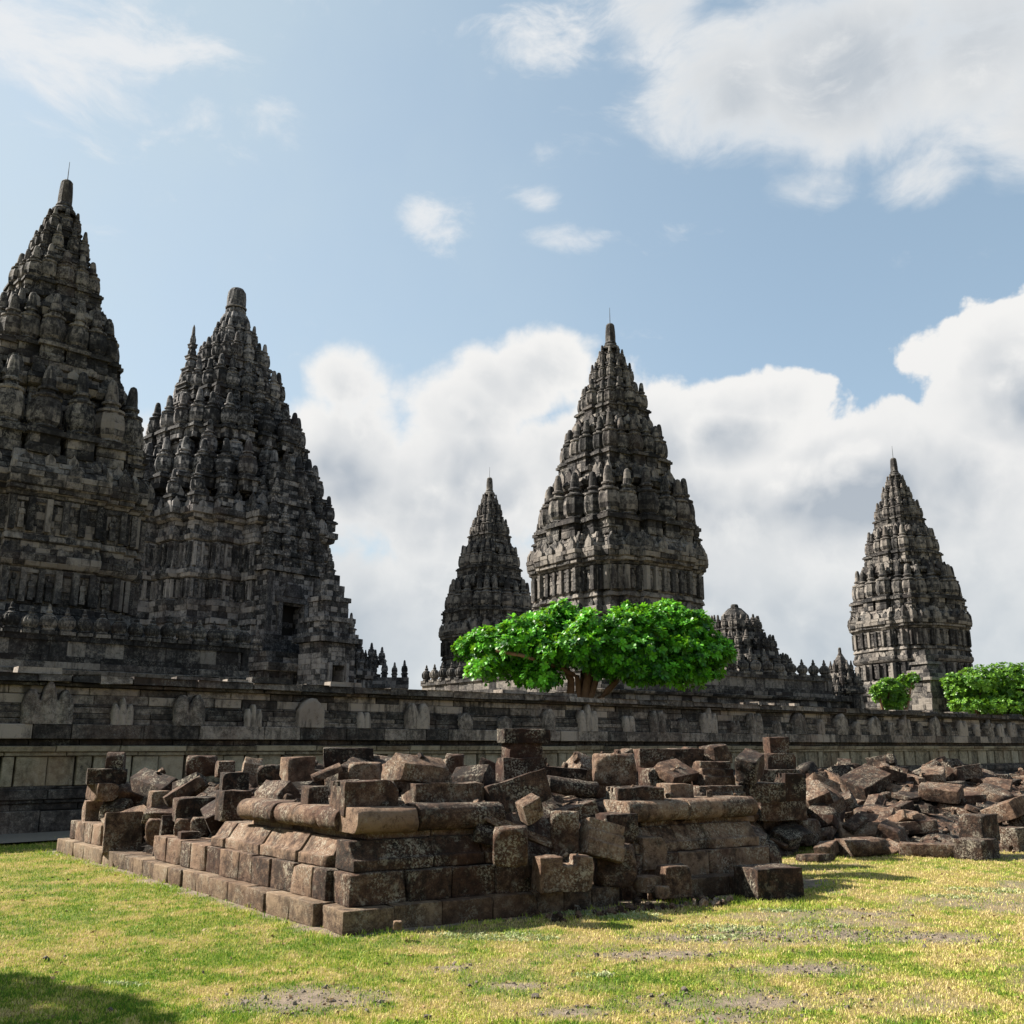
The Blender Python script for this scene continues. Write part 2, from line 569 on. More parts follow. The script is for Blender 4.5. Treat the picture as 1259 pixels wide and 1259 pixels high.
link('ground', me, kind='structure')


def gz(x, y):
    x, y = np.asarray(x, float), np.asarray(y, float)
    return (fbm(x, y, 0.5, 3) - 0.5) * 0.07 + (fbm(x, y, 3.0, 3) - 0.5) * 0.022 - 0.02


# grey trodden path along the foot of the long wall
mb = MB()
M_path = simple_mat('path_gravel', (0.11, 0.095, 0.078), 0.95, (0.19, 0.165, 0.135), 30.0, bump=0.5)
for k in range(60):
    s0, s1 = -8 + k, -7 + k
    e0 = 2.05 + 0.25 * (float(vnoise(s0, 3.0, 0.7)) - 0.5)
    e1 = 2.05 + 0.25 * (float(vnoise(s1, 3.0, 0.7)) - 0.5)
    a, b = W0 + WU * s0, W0 + WU * s1
    up = Vector((0, 0, 0.03))
    mb.quad(a + WN * e0 + up, b + WN * e1 + up, b - WN * 0.1 + up, a - WN * 0.1 + up)
mb.build('path', M_path, kind='structure')

# courtyard level behind the wall, on which the temples stand
mb = MB()
c0, c1 = W0 + WU * -120 - WN * 0.9, W0 + WU * 260 - WN * 0.9
zc = Vector((0, 0, COURT))
mb.quad(c0 + zc, c1 + zc, c1 - WN * 260 + zc, c0 - WN * 260 + zc)
mb.build('courtyard_ground', simple_mat('courtyard_soil', (0.17, 0.14, 0.10), 0.95, (0.22, 0.2, 0.12), 2.0), kind='structure')


# grass blades
def blades(name, n, seed, mat, pick, hgt, wid, spread=0.5):
    rng = np.random.default_rng(seed)
    # sample ground points in front of the camera, more of them close by
    yy = 5.6 * (22.0 / 5.6) ** (rng.random(n) ** 1.25)
    xx = (rng.random(n) * 2 - 1) * (yy * 0.56 + 0.9)
    keep, tone = pick(xx, yy, rng)
    xx, yy, tone = xx[keep], yy[keep], tone[keep]
    k = len(xx)
    zz = gz(xx, yy) - 0.003
    ang = rng.random(k) * 2 * np.pi
    h = hgt * (0.45 + 0.9 * rng.random(k)) * (0.8 + 0.02 * yy)
    wd = wid * (0.7 + 0.7 * rng.random(k)) * (0.72 + 0.045 * yy)
    lean = spread * rng.random(k) * h * 1.6
    la = rng.random(k) * 2 * np.pi
    ox, oy = np.cos(ang) * wd / 2, np.sin(ang) * wd / 2
    lx, ly = np.cos(la) * lean, np.sin(la) * lean
    V = np.empty((k, 5, 3), np.float32)
    V[:, 0] = np.stack([xx - ox, yy - oy, zz], 1)
    V[:, 1] = np.stack([xx + ox, yy + oy, zz], 1)
    V[:, 2] = np.stack([xx + ox * .8 + lx * .35, yy + oy * .8 + ly * .35, zz + h * .6], 1)
    V[:, 3] = np.stack([xx - ox * .8 + lx * .35, yy - oy * .8 + ly * .35, zz + h * .6], 1)
    V[:, 4] = np.stack([xx + lx, yy + ly, zz + h * (1 - 0.25 * spread)], 1)
    b = (np.arange(k) * 5)[:, None]
    lv = np.concatenate([b + np.array([0, 1, 2, 3]), b + np.array([3, 2, 4])], 1).ravel()
    me = bpy.data.meshes.new(name)
    me.vertices.add(k * 5)
    me.vertices.foreach_set('co', V.ravel())
    me.loops.add(k * 7)
    me.loops.foreach_set('vertex_index', lv.astype(np.int32))
    me.polygons.add(k * 2)
    ls = ((np.arange(k) * 7)[:, None] + np.array([0, 4])).ravel()
    me.polygons.foreach_set('loop_start', ls.astype(np.int32))
    me.update(calc_edges=True)
    a = me.attributes.new('tone', 'FLOAT', 'FACE')
    a.data.foreach_set('value', np.repeat(tone, 2).astype(np.float32))
    me.materials.append(mat)
    return link(name, me, kind='stuff')


def ramp_mat(name, stops, trans=0.25, rough=0.6):
    m = bpy.data.materials.new(name)
    m.use_nodes = True
    t = NT(m.node_tree)
    a = t.n('ShaderNodeAttribute', attribute_name='tone')
    cr = t.n('ShaderNodeValToRGB')
    e = cr.color_ramp.elements
    e[0].position, e[0].color = stops[0][0], (*stops[0][1], 1)
    e[1].position, e[1].color = stops[-1][0], (*stops[-1][1], 1)
    for p, c in stops[1:-1]:
        x = e.new(p)
        x.color = (*c, 1)
    t.l(a.outputs['Fac'], cr.inputs[0])
    pr = t.n('ShaderNodeBsdfPrincipled')
    t.l(cr.outputs[0], pr.inputs['Base Color'])
    pr.inputs['Roughness'].default_value = rough
    pr.inputs['Specular IOR Level'].default_value = 0.2
    tr = t.n('ShaderNodeBsdfTranslucent')
    t.l(cr.outputs[0], tr.inputs[0])
    mx = t.n('ShaderNodeMixShader')
    mx.inputs[0].default_value = trans
    t.l(pr.outputs[0], mx.inputs[1])
    t.l(tr.outputs[0], mx.inputs[2])
    o = t.n('ShaderNodeOutputMaterial')
    t.l(mx.outputs[0], o.inputs[0])
    return m


M_grass = ramp_mat('grass_blade', [(0.0, (0.62, 0.50, 0.25)), (0.30, (0.50, 0.46, 0.12)), (0.62, (0.32, 0.40, 0.045)), (1.0, (0.09, 0.20, 0.016))])
M_clover = ramp_mat('pale_leaf', [(0.0, (0.19, 0.26, 0.08)), (1.0, (0.42, 0.43, 0.25))], 0.2)


def pick_grass(x, y, rng):
    g, b = fields(x, y)
    keep = rng.random(len(x)) > b * 0.93
    return keep, np.clip(g + (rng.random(len(x)) - 0.5) * 0.95, 0, 1)


def pick_pale(x, y, rng):
    f = ell(x, y, PALE)
    a, b = plat_coords(x, y)
    ok = ~((a > -0.05) & (b > -0.05))
    return (f > 0.22 + 0.6 * rng.random(len(x))) & ok, rng.random(len(x))


blades('grass', 520000, 3, M_grass, pick_grass, 0.026, 0.0048)
blades('ground_cover', 520000, 8, M_clover, pick_pale, 0.028, 0.013, 1.0)

def pick_tuft(x, y, rng):
    a, b = plat_coords(x, y)
    rim = np.maximum(np.maximum(-a, -b), 0)
    n_ = fbm(x, y, 2.6, 3)
    near = (rim > .02) & (rim < .30) & (a < 6.3) & (b < 9.4) & (n_ > .50)
    ha = (x - 2.9) ** 2 + (y - 11.1) ** 2 < .38
    hb = ((x - 6.8) * .88 + (y - 15.2) * -.47 < .0) & (np.abs((x - 6.8) * .47 + (y - 15.2) * .88 - 1.2) < 2.6) & ((x - 6.8) * .88 + (y - 15.2) * -.47 > -1.2)
    weeds = (fbm(x + 11, y - 7, 1.7, 3) > .70)
    g, _b = fields(x, y)
    ok = ~((a > -0.01) & (b > -0.01) & (a < 6) & (b < 9.2))
    return (near | ha | (weeds & (rng.random(len(x)) < .35))) & ok, np.clip(.45 + .4 * g + .3 * (rng.random(len(x)) - .5), 0, 1)


blades('grass_tufts', 260000, 21, M_grass, pick_tuft, 0.050, 0.0055, .7)


def pick_litter(x, y, rng):
    a, b = plat_coords(x, y)
    return ~((a > -0.01) & (b > -0.01)) & (rng.random(len(x)) < .5), rng.random(len(x))


M_litter = ramp_mat('dry_leaf', [(0.0, (0.10, 0.055, 0.03)), (1.0, (0.32, 0.21, 0.11))], 0.1)
blades('fallen_leaves', 2600, 31, M_litter, pick_litter, 0.030, 0.024, 1.4)

# ------------------------------------------------------------------ stones
def profile(kind, W, H, rnd):
    """Outline in (y, z), counter-clockwise seen along +x; the face shown is at -y."""
    w_ = W / 2
    if kind == 'chamfer':
        return [(-w_, 0), (w_, 0), (w_, H), (-w_ + W * 0.34, H), (-w_ + W * 0.10, H * 0.42), (-w_, H * 0.38)]
    if kind == 'torus':
        pts = [(w_, 0), (w_, H), (-w_ + H * 0.48, H)]
        for k in range(1, 7):
            a = math.pi / 2 + math.pi * k / 7
            pts.append((-w_ + H * 0.48 + math.cos(a) * H * 0.48, H / 2 + math.sin(a) * H / 2))
        pts.append((-w_ + H * 0.48, 0))
        return pts
    if kind == 'stepped':
        return [(-w_, 0), (w_, 0), (w_, H), (-w_ + W * .30, H), (-w_ + W * .30, H * .72), (-w_ + W * .16, H * .70), (-w_ + W * .14, H * .44), (-w_ + .01 * W, H * .40)]
    if kind == 'arch':
        pts = [(-w_, 0), (w_, 0), (w_, H * .45)]
        for k in range(1, 8):
            a = math.pi * k / 8
            pts.append((w_ * math.cos(a), H * .45 + H * .55 * math.sin(a)))
        pts.append((-w_, H * .45))
        return pts
    if kind == 'groove':
        g = W * .07
        return [(-w_, 0), (w_, 0), (w_, H), (w_ * .45 + g, H), (w_ * .45 + g, H * .86), (w_ * .45 - g, H * .86), (w_ * .45 - g, H),
                (-w_ * .15 + g, H), (-w_ * .15 + g, H * .84), (-w_ * .15 - g, H * .84), (-w_ * .15 - g, H), (-w_, H)]
    if kind == 'notch':
        return [(-w_, 0), (w_, 0), (w_, H), (w_ * .42, H), (w_ * .40, H * .74), (-w_ * .12, H * .74), (-w_ * .14, H), (-w_, H)]
    if kind == 'wedge':
        return [(-w_, 0), (w_, 0), (w_ * .9, H * .55), (-w_ * .1, H), (-w_, H * .62)]
    return [(-w_, 0), (w_, 0), (w_, H), (-w_, H)]


def stone_bm(kind, L, W, H, seed, res=0.09, chips=3, rough=1.0, bev=None):
    rnd = random.Random(seed)
    bm = bmesh.new()
    s = min(L, W, H)
    if kind == 'rough':
        bmesh.ops.create_icosphere(bm, subdivisions=4 if res < .08 else 3, radius=1.0)
        for v in bm.verts:
            p = v.co.copy()
            q = Vector((max(-.72, min(.72, p.x)), max(-.72, min(.72, p.y)), max(-.72, min(.72, p.z)))) / .72
            v.co = Vector((q.x * L / 2, q.y * W / 2, q.z * H / 2 + H / 2))
    else:
        prof = profile(kind, W, H, rnd)
        if kind == 'notch':
            prof = profile(kind, L, H, rnd)
            va = [bm.verts.new((y, -W / 2, z)) for y, z in prof]
            vb = [bm.verts.new((y, W / 2, z)) for y, z in prof]
        else:
            sk = rnd.uniform(-.04, .04) * L
            va = [bm.verts.new((-L / 2, y, z)) for y, z in prof]
            vb = [bm.verts.new((L / 2 + sk * (z / H - .5), y, z)) for y, z in prof]
        n = len(prof)
        bm.faces.new(va[::-1])
        bm.faces.new(vb)
        for k in range(n):
            bm.faces.new((va[k], va[(k + 1) % n], vb[(k + 1) % n], vb[k]))
        bmesh.ops.recalc_face_normals(bm, faces=bm.faces)
        bo = bev if bev is not None else min(0.03 * s + 0.003, 0.011)
        sharp = [e for e in bm.edges if len(e.link_faces) == 2 and e.calc_face_angle(0) > 0.5]
        bmesh.ops.bevel(bm, geom=sharp, offset=bo, segments=2, profile=0.6, affect='EDGES', clamp_overlap=True)
        bmesh.ops.triangulate(bm, faces=[f for f in bm.faces if len(f.verts) > 4])
        for _ in range(5):
            es = [e for e in bm.edges if e.calc_length() > res * 1.5]
            if not es:
                break
            bmesh.ops.subdivide_edges(bm, edges=es, cuts=1, use_grid_fill=True)
            big = [f for f in bm.faces if len(f.verts) > 4]
            if big:
                bmesh.ops.triangulate(bm, faces=big)
    # broken corners: vertices beyond a plane are pulled back on to it
    cen = Vector((0, 0, H / 2))
    planes = []
    for _ in range(chips):
        d = Vector((rnd.choice((-1, 1)) * rnd.uniform(.5, 1), rnd.choice((-1, 1)) * rnd.uniform(.5, 1), rnd.choice((-1, 1)) * rnd.uniform(.3, 1)))
        d.normalize()
        sup = abs(d.x) * L / 2 + abs(d.y) * W / 2 + abs(d.z) * H / 2
        planes.append((d, sup * rnd.uniform(.80, .93)))
    off = Vector((rnd.uniform(0, 90), rnd.uniform(0, 90), rnd.uniform(0, 90)))
    a1, a2, a3 = 0.040 * s * rough, 0.024 * s * rough + .003, 0.008 * rough
    for v in bm.verts:
        p = v.co - cen
        for d, k in planes:
            q = p.dot(d) - k - 0.03 * s * mnoise.noise(p * 9 + off)
            if q > 0:
                p = p - d * q
        p0 = v.co + off
        n1 = mnoise.noise_vector(p0 * (0.9 / max(s, .2))) * a1
        n2 = mnoise.noise_vector(p0 * 7.0) * a2
        n3 = mnoise.noise_vector(p0 * 22.0) * a3
        v.co = cen + p + n1 + n2 + n3
    return bm


def bm_mesh(bm, name, mat, tone):
    mb_ = MB()
    mb_.bm(bm, Matrix(), tone)
    bm.free()
    return mb_.mesh(name, mat, True)


def course(mb, start, xdir, lens, z0, W, H, kind, seed, inset=0.0, res=0.10, tones=(0.25, 0.75), jitter=0.012, first_mitre=0):
    """A row of dressed blocks: start is the outer bottom edge, xdir runs along it with the outer face on the right-hand side."""
    rnd = random.Random(seed)
    ydir = Vector((-xdir.y, xdir.x, 0))
    s = 0.0
    for k, ln in enumerate(lens):
        if ln < 0:                      # a missing stone
            s += -ln
            continue
        hh = H * rnd.uniform(.97, 1.02)
        bm = stone_bm(kind, ln - 0.011, W * rnd.uniform(.96, 1.04), hh, seed * 31 + k, res, rnd.choice((0, 1, 1, 2)), 0.45)
        c = start + xdir * (s + ln / 2) + ydir * (W / 2 + inset + rnd.uniform(-jitter, jitter)) + Vector((0, 0, z0))
        m4 = Matrix.Translation(c) @ Matrix(((xdir.x, ydir.x, 0, 0), (xdir.y, ydir.y, 0, 0), (0, 0, 1, 0), (0, 0, 0, 1))) @ \
            Matrix.Rotation(rnd.uniform(-.014, .014), 4, 'Z') @ Matrix.Rotation(rnd.uniform(-.012, .012), 4, 'Y')
        mb.bm(bm, m4, rnd.uniform(*tones))
        bm.free()
        s += ln


# ------------------------------------------------------------------ the long carved wall
wall_root = empty('terrace_wall', W0, WPHI, label='long dark carved stone terrace wall running behind the rubble', cat='wall')


def wall_course(mb, s0, s1, z0, z1, d, lo, hi, rnd, tones=(.2, .8), lip=0.0, crown=0.0, joint=.006, depth=0.5):
    """One course of wall stones, front face at d in front of the wall line (local frame: x along, -y to the camera)."""
    s = s0
    while s < s1:
        ln = min(rnd.uniform(lo, hi), s1 - s)
        if s1 - s - ln < lo * .5:
            ln = s1 - s
        off = d + rnd.uniform(-.012, .012)
        tone = rnd.uniform(*tones)
        j = joint + rnd.uniform(0, .004)
        zt, zb = z1 + rnd.uniform(-.014, .004), z0
        x0, x1 = s + j, s + ln - j
        b = .012
        yb = depth
        vs = [(x0, -off + b, zb), (x1, -off + b, zb), (x1, -off + b, zt), (x0, -off + b, zt),
              (x0 + b, -off, zb + b), (x1 - b, -off - lip, zb + b), (x1 - b, -off - lip - crown, zt - b), (x0 + b, -off - crown, zt - b),
              (x0, yb, zb), (x1, yb, zb), (x1, yb, zt), (x0, yb, zt)]
        mb.add(vs, [(4, 5, 6, 7), (0, 1, 5, 4), (1, 2, 6, 5), (2, 3, 7, 6), (3, 0, 4, 7), (3, 2, 10, 11), (0, 8, 9, 1), (0, 3, 11, 8), (1, 9, 10, 2)], tone)
        s += ln


def jitter_cut(mb, n0, rnd, amp=0.006):
    mb.v[n0:] = [(x + rnd.uniform(-amp, amp) * .3, y + rnd.uniform(-amp, amp), z + rnd.uniform(-amp, amp) * .6) for x, y, z in mb.v[n0:]]


rw = random.Random(4)
S0, S1 = -7.0, 58.0
mb = MB()
wall_course(mb, S0, S1, 0.0, 0.42, 0.20, .7, 1.3, rw, (.15, .5))
wall_course(mb, S0, S1, 0.42, 0.55, 0.10, .7, 1.4, rw, (.1, .4))
wall_course(mb, S0, S1, 0.55, 0.62, 0.15, .7, 1.4, rw, (.1, .4))
wall_course(mb, S0, S1, 0.62, 0.80, 0.18, .7, 1.4, rw, (.1, .5))
wall_course(mb, S0, S1, 0.80, 0.86, 0.06, .7, 1.4, rw, (.2, .5))
mb.build('footing_course', M_wall, wall_root)
mb = MB()
# pale panel zone: upright slabs with narrow pilasters and sunk joints
s = S0
while s < S1:
    wpan = rw.uniform(.42, .62)
    wall_course(mb, s, s + wpan, 0.86, 1.42, 0.02, wpan, wpan, rw, (.25, .85))
    s += wpan
    if rw.random() < .75:
        wp = rw.uniform(.22, .34)
        wall_course(mb, s + .03, s + wp, 0.86, 1.42, 0.055, wp, wp, rw, (.2, .7))
        wall_course(mb, s, s + .03, 0.86, 1.42, -0.05, .03, .03, rw, (.0, .1))
        wall_course(mb, s + wp, s + wp + .03, 0.86, 1.42, -0.05, .03, .03, rw, (.0, .1))
        s += wp + .03
wall_course(mb, S0, S1, 1.42, 1.50, 0.09, .8, 1.6, rw, (.3, .7))
wall_course(mb, S0, S1, 1.50, 1.62, 0.15, .8, 1.6, rw, (.25, .8), 0, .03)
mb.build('panel_course', M_dado, wall_root)
mb = MB()
wall_course(mb, S0, S1, 1.62, 1.74, 0.06, .7, 1.4, rw, (.0, .2))
wall_course(mb, S0, S1, 1.74, 2.02, 0.24, .55, 1.5, rw, (.15, 1.0))
mb.build('ledge_course', M_wall, wall_root)
mb = MB()
wall_course(mb, S0, S1, 2.02, 2.13, 0.14, .5, 1.3, rw, (.15, .6))
wall_course(mb, S0, S1, 2.13, 2.24, 0.11, .5, 1.3, rw, (.15, .6))
wall_course(mb, S0, S1, 2.24, 2.36, 0.08, .5, 1.3, rw, (.1, .55))
wall_course(mb, S0, S1, 2.36, 2.41, 0.04, .5, 1.3, rw, (.1, .5))
wall_course(mb, S0, S1, 2.41, 2.60, 0.0, .45, 1.1, rw, (.1, 1.0))
wall_course(mb, S0, S1, 2.60, 2.75, -.02, .45, 1.1, rw, (.2, 1.0))
mb.build('frieze_course', M_wall, wall_root)
mb = MB()
wall_course(mb, S0, S1, 2.75, 2.82, 0.12, .6, 1.5, rw, (.05, .4), 0, 0, .006, .9)
n0 = len(mb.v)
wall_course(mb, S0, S1, 2.82, 2.98, 0.22, .5, 1.5, rw, (.05, .65), 0, -.03, .006, .9)
jitter_cut(mb, n0, rw, .028)
s = S0
while s < S1:
    ln = rw.uniform(.3, 1.2)
    if rw.random() < .62 - .25 * (s > 14):
        hh = rw.uniform(.04, .13)
        mb.box((s + ln / 2, rw.uniform(-.02, .35), 2.975), (ln * .95, rw.uniform(.25, .45), hh), rw.uniform(-.06, .06), rw.uniform(.1, 1.0), .97)
    s += ln * rw.uniform(.9, 1.2)
mb.build('coping_course', M_wall, wall_root)

mb = MB()
mb.box(((S0 + S1) / 2, .58, -.1), (S1 - S0, .62, 2.9), 0, .2)
mb.build('wall_core', M_wall, wall_root)
# antefixes standing along the ledge: flame-shaped slabs with one to four fingers
PX = lambda px: ((W0.y * (px - 629.5) / F - W0.x) / (WU.x - WU.y * (px - 629.5) / F))


def antefix(s, width, height, fingers, seed):
    rnd = random.Random(seed)
    bm = bmesh.new()
    n = 26
    height *= 1.06
    base_h = height * (.42 if fingers > 1 else .55)
    tops = []
    for i in range(n + 1):
        u = i / n
        f = u * fingers
        k = min(int(f), fingers - 1)
        loc = abs((f - k) - .5) * 2
        cen = 1 - abs((k + .5) / fingers - .5) * 1.1
        hgt = base_h + (height - base_h) * (cen if fingers > 1 else 1) * (max(0, 1 - loc ** 1.7)) ** .75
        tops.append(hgt * (1 + .05 * mnoise.noise(Vector((u * 7, seed, 0)))))
    th = .20
    fr, bk = [], []
    rows = 6
    for i in range(n + 1):
        u = i / n
        x = (u - .5) * width
        f = u * fingers
        loc = abs((f - min(int(f), fingers - 1)) - .5) * 2
        bulge = .05 * (1 - loc ** 2)
        fr.append([bm.verts.new((x, -th - bulge * (1 - .8 * (j / rows) ** 2) + .012 * mnoise.noise(Vector((x * 6, j * .9, seed * 3.1))), tops[i] * j / rows)) for j in range(rows + 1)])
        bk.append([bm.verts.new((x, 0.05, tops[i] * j / rows)) for j in range(rows + 1)])
    for i in range(n):
        for j in range(rows):
            bm.faces.new((fr[i][j], fr[i + 1][j], fr[i + 1][j + 1], fr[i][j + 1]))
            bm.faces.new((bk[i + 1][j], bk[i][j], bk[i][j + 1], bk[i + 1][j + 1]))
        bm.faces.new((fr[i][rows], fr[i + 1][rows], bk[i + 1][rows], bk[i][rows]))
    for j in range(rows):
        bm.faces.new((bk[0][j], fr[0][j], fr[0][j + 1], bk[0][j + 1]))
        bm.faces.new((fr[n][j], bk[n][j], bk[n][j + 1], fr[n][j + 1]))
    o = link('antefix', bm_mesh(bm, 'antefix', M_wall, rnd.uniform(.45, .95)), wall_root)
    o.location = (s, -.01, 2.018)
    o.rotation_euler = (0, 0, rnd.uniform(-.03, .03))


ant = [(67, .92, .78, 3), (157, .42, .50, 3), (237, .66, .72, 2), (314, .38, .46, 3), (383, .66, .62, 1), (447, .34, .42, 2), (511, .70, .70, 2),
       (569, .40, .40, 1), (616, .45, .34, 1), (669, .42, .56, 1), (716, .72, .70, 3), (765, .45, .52, 2)]
s_last = PX(765)
for i, (px, wd_, hh, fg) in enumerate(ant):
    antefix(PX(px), wd_, hh, fg, 100 + i)
k = 0
while s_last < S1 - 1.5:
    s_last += rw.uniform(1.05, 1.35)
    big = k % 2 == 0
    antefix(s_last, rw.uniform(.62, .8) if big else rw.uniform(.36, .5), rw.uniform(.62, .76) if big else rw.uniform(.36, .55), rw.choice((1, 2, 3)) if big else rw.choice((1, 1, 2)), 200 + k)
    k += 1
s_l = PX(67)
for k in range(4):
    s_l -= 1.3
    antefix(s_l, .8 if k % 2 else .42, .7 if k % 2 else .5, 3, 300 + k)


# ------------------------------------------------------------------ temples
def plan(a, c0=.42, r1=.92, c1=.68, r2=.82):
    q = [(1, c0), (r1, c0), (r1, c1), (r2, c1), (r2, r2), (c1, r2), (c1, r1), (c0, r1), (c0, 1)]
    pts = []
    for k in range(4):
        for x, y in q:
            for _ in range(k):
                x, y = -y, x
            pts.append((x * a, y * a))
    return pts


def face_blocks(mb, a, b, a2, b2, z0, z1, rnd, ch=.30, bw=.55, prot=.08, tones=(.1, .9)):
    h = z1 - z0
    rows = max(1, round(h / ch))
    ln = math.hypot(b[0] - a[0], b[1] - a[1])
    if ln < 1e-4:
        return
    nx, ny = (b[1] - a[1]) / ln, -(b[0] - a[0]) / ln

    def P(u, w_, off=0.0):
        x0, y0 = a[0] + (b[0] - a[0]) * u, a[1] + (b[1] - a[1]) * u
        x1, y1 = a2[0] + (b2[0] - a2[0]) * u, a2[1] + (b2[1] - a2[1]) * u
        return (x0 + (x1 - x0) * w_ + nx * off, y0 + (y1 - y0) * w_ + ny * off, z0 + h * w_)
    for r in range(rows):
        w0, w1 = r / rows, (r + 1) / rows
        u = 0.0
        while u < 1 - 1e-6:
            du = rnd.uniform(.6, 1.4) * bw / ln
            u1 = u + du
            if 1 - u1 < .45 * bw / ln:
                u1 = 1.0
            off = rnd.uniform(0.0, prot)
            tone = rnd.uniform(*tones)
            gu, gw = min(.02 / ln, (u1 - u) * .2), min(.02 / max(h, .02), (w1 - w0) * .2)
            bk = [P(u, w0), P(u1, w0), P(u1, w1), P(u, w1)]
            fr = [P(u + gu, w0 + gw, off), P(u1 - gu, w0 + gw, off), P(u1 - gu, w1 - gw, off), P(u + gu, w1 - gw, off)]
            mb.add(bk + fr, [(4, 5, 6, 7), (0, 1, 5, 4), (1, 2, 6, 5), (2, 3, 7, 6), (3, 0, 4, 7)], tone)
            u = u1


def tower_section(mb, prof, rnd, cfg, ch, bw, prot=.08, tones=(.1, .9), cap=True):
    """prof: list of (z, half size)."""
    for (z0, s0), (z1, s1) in zip(prof, prof[1:]):
        p0, p1 = plan(s0, **cfg), plan(s1, **cfg)
        n = len(p0)
        for k in range(n):
            a, b, a2, b2 = p0[k], p0[(k + 1) % n], p1[k], p1[(k + 1) % n]
            if z1 - z0 < .02:
                mb.quad((*a, z0), (*b, z0), (*b2, z1), (*a2, z1), rnd.uniform(*tones))
            else:
                face_blocks(mb, a, b, a2, b2, z0, z1, rnd, ch, bw, prot, tones)
    if cap:
        z, s = prof[-1]
        p = plan(s, **cfg)
        i = len(mb.v)
        mb.v += [(x, y, z) for x, y in p] + [(0, 0, z)]
        n = len(p)
        for k in range(n):
            mb.f.append((i + k, i + (k + 1) % n, i + n))
            mb.t.append(.4)


def lathe(mb, prof, seg=16, flute=0, fl_amp=0.0, fl_z=(0, 0), c=(0, 0), tone=.5, rnd=None):
    i0 = len(mb.v)
    for r, z in prof:
        for k in range(seg):
            a = 2 * math.pi * k / seg
            rr = r
            if flute and fl_z[0] < z < fl_z[1]:
                rr = r * (1 - fl_amp * (0.5 - .5 * math.cos(a * flute)))
            mb.v.append((c[0] + rr * math.cos(a), c[1] + rr * math.sin(a), z))
    for j in range(len(prof) - 1):
        tn = tone + (rnd.uniform(-.2, .2) if rnd else 0)
        for k in range(seg):
            mb.f.append((i0 + j * seg + k, i0 + j * seg + (k + 1) % seg, i0 + (j + 1) * seg + (k + 1) % seg, i0 + (j + 1) * seg + k))
            mb.t.append(tn + (rnd.uniform(-.15, .15) if rnd else 0))
    mb.f.append(tuple(i0 + (len(prof) - 1) * seg + k for k in range(seg)))
    mb.t.append(tone)


def finial_mesh(name, mat, seed, tall=1.0, seg=24):
    """Ribbed bell finial of unit height and about 0.42 wide, on a square foot."""
    rnd = random.Random(seed)
    mb = MB()
    for zz_ in (0, .105):
        for k in range(4):
            ca, sa = math.cos(k * math.pi / 2), math.sin(k * math.pi / 2)
            hw = .165 + rnd.uniform(-.008, .008)
            a_, b_ = (hw * ca + hw * sa, hw * sa - hw * ca), (hw * ca - hw * sa, hw * sa + hw * ca)
            face_blocks(mb, a_, b_, a_, b_, zz_, zz_ + .10, rnd, .1, .13, .012, (.0, .75))
    mb.box((0, 0, .0), (.30, .30, .20), 0, .1)
    mb.box((0, 0, .20), (.42, .42, .05), 0, rnd.uniform(.1, .5))
    mb.box((0, 0, .25), (.36, .36, .03), 0, rnd.uniform(.0, .4))
    pr = [(.15, .28), (.178, .295), (.150, .31), (.160, .325), (.186, .36), (.194, .43), (.192, .50), (.180, .56), (.168, .60), (.150, .615), (.166, .625), (.166, .65), (.125, .665),
          (.092, .68), (.088, .71), (.110, .72), (.110, .745), (.078, .76), (.074, .84), (.058, .94), (.042, .985), (.015, 1.0)]
    lathe(mb, pr, seg, 8, .16, (.32, .61), tone=rnd.uniform(.25, .6), rnd=rnd)
    return mb.mesh(name, mat, False)


def crown_finial_mesh(name, mat, seed):
    """Squat melon-shaped finial of the gallery parapets."""
    rnd = random.Random(seed)
    mb = MB()
    mb.box((0, 0, 0), (.50, .50, .12), 0, rnd.uniform(.2, .7))
    pr = [(.19, .12), (.23, .16), (.19, .20), (.22, .23), (.275, .30), (.295, .40), (.285, .50), (.24, .58), (.18, .61), (.19, .64), (.13, .67), (.085, .70), (.10, .74), (.10, .79), (.06, .82), (.055, .92), (.02, 1.0)]
    lathe(mb, pr, 32, 12, .17, (.22, .59), tone=rnd.uniform(.25, .6), rnd=rnd)
    return mb.mesh(name, mat, False)


def pinnacle_mesh(name, mat, seed):
    rnd = random.Random(seed)
    mb = MB()
    pr = [(.46, 0), (.48, .05), (.40, .09), (.42, .13), (.36, .18), (.29, .22), (.31, .26), (.28, .30), (.26, .34), (.26, .50), (.245, .70), (.225, .86), (.21, .93), (.15, .98), (.04, 1.0)]
    lathe(mb, pr, 16, 8, .07, (.32, .9), tone=.5, rnd=rnd)
    return mb.mesh(name, mat, False)


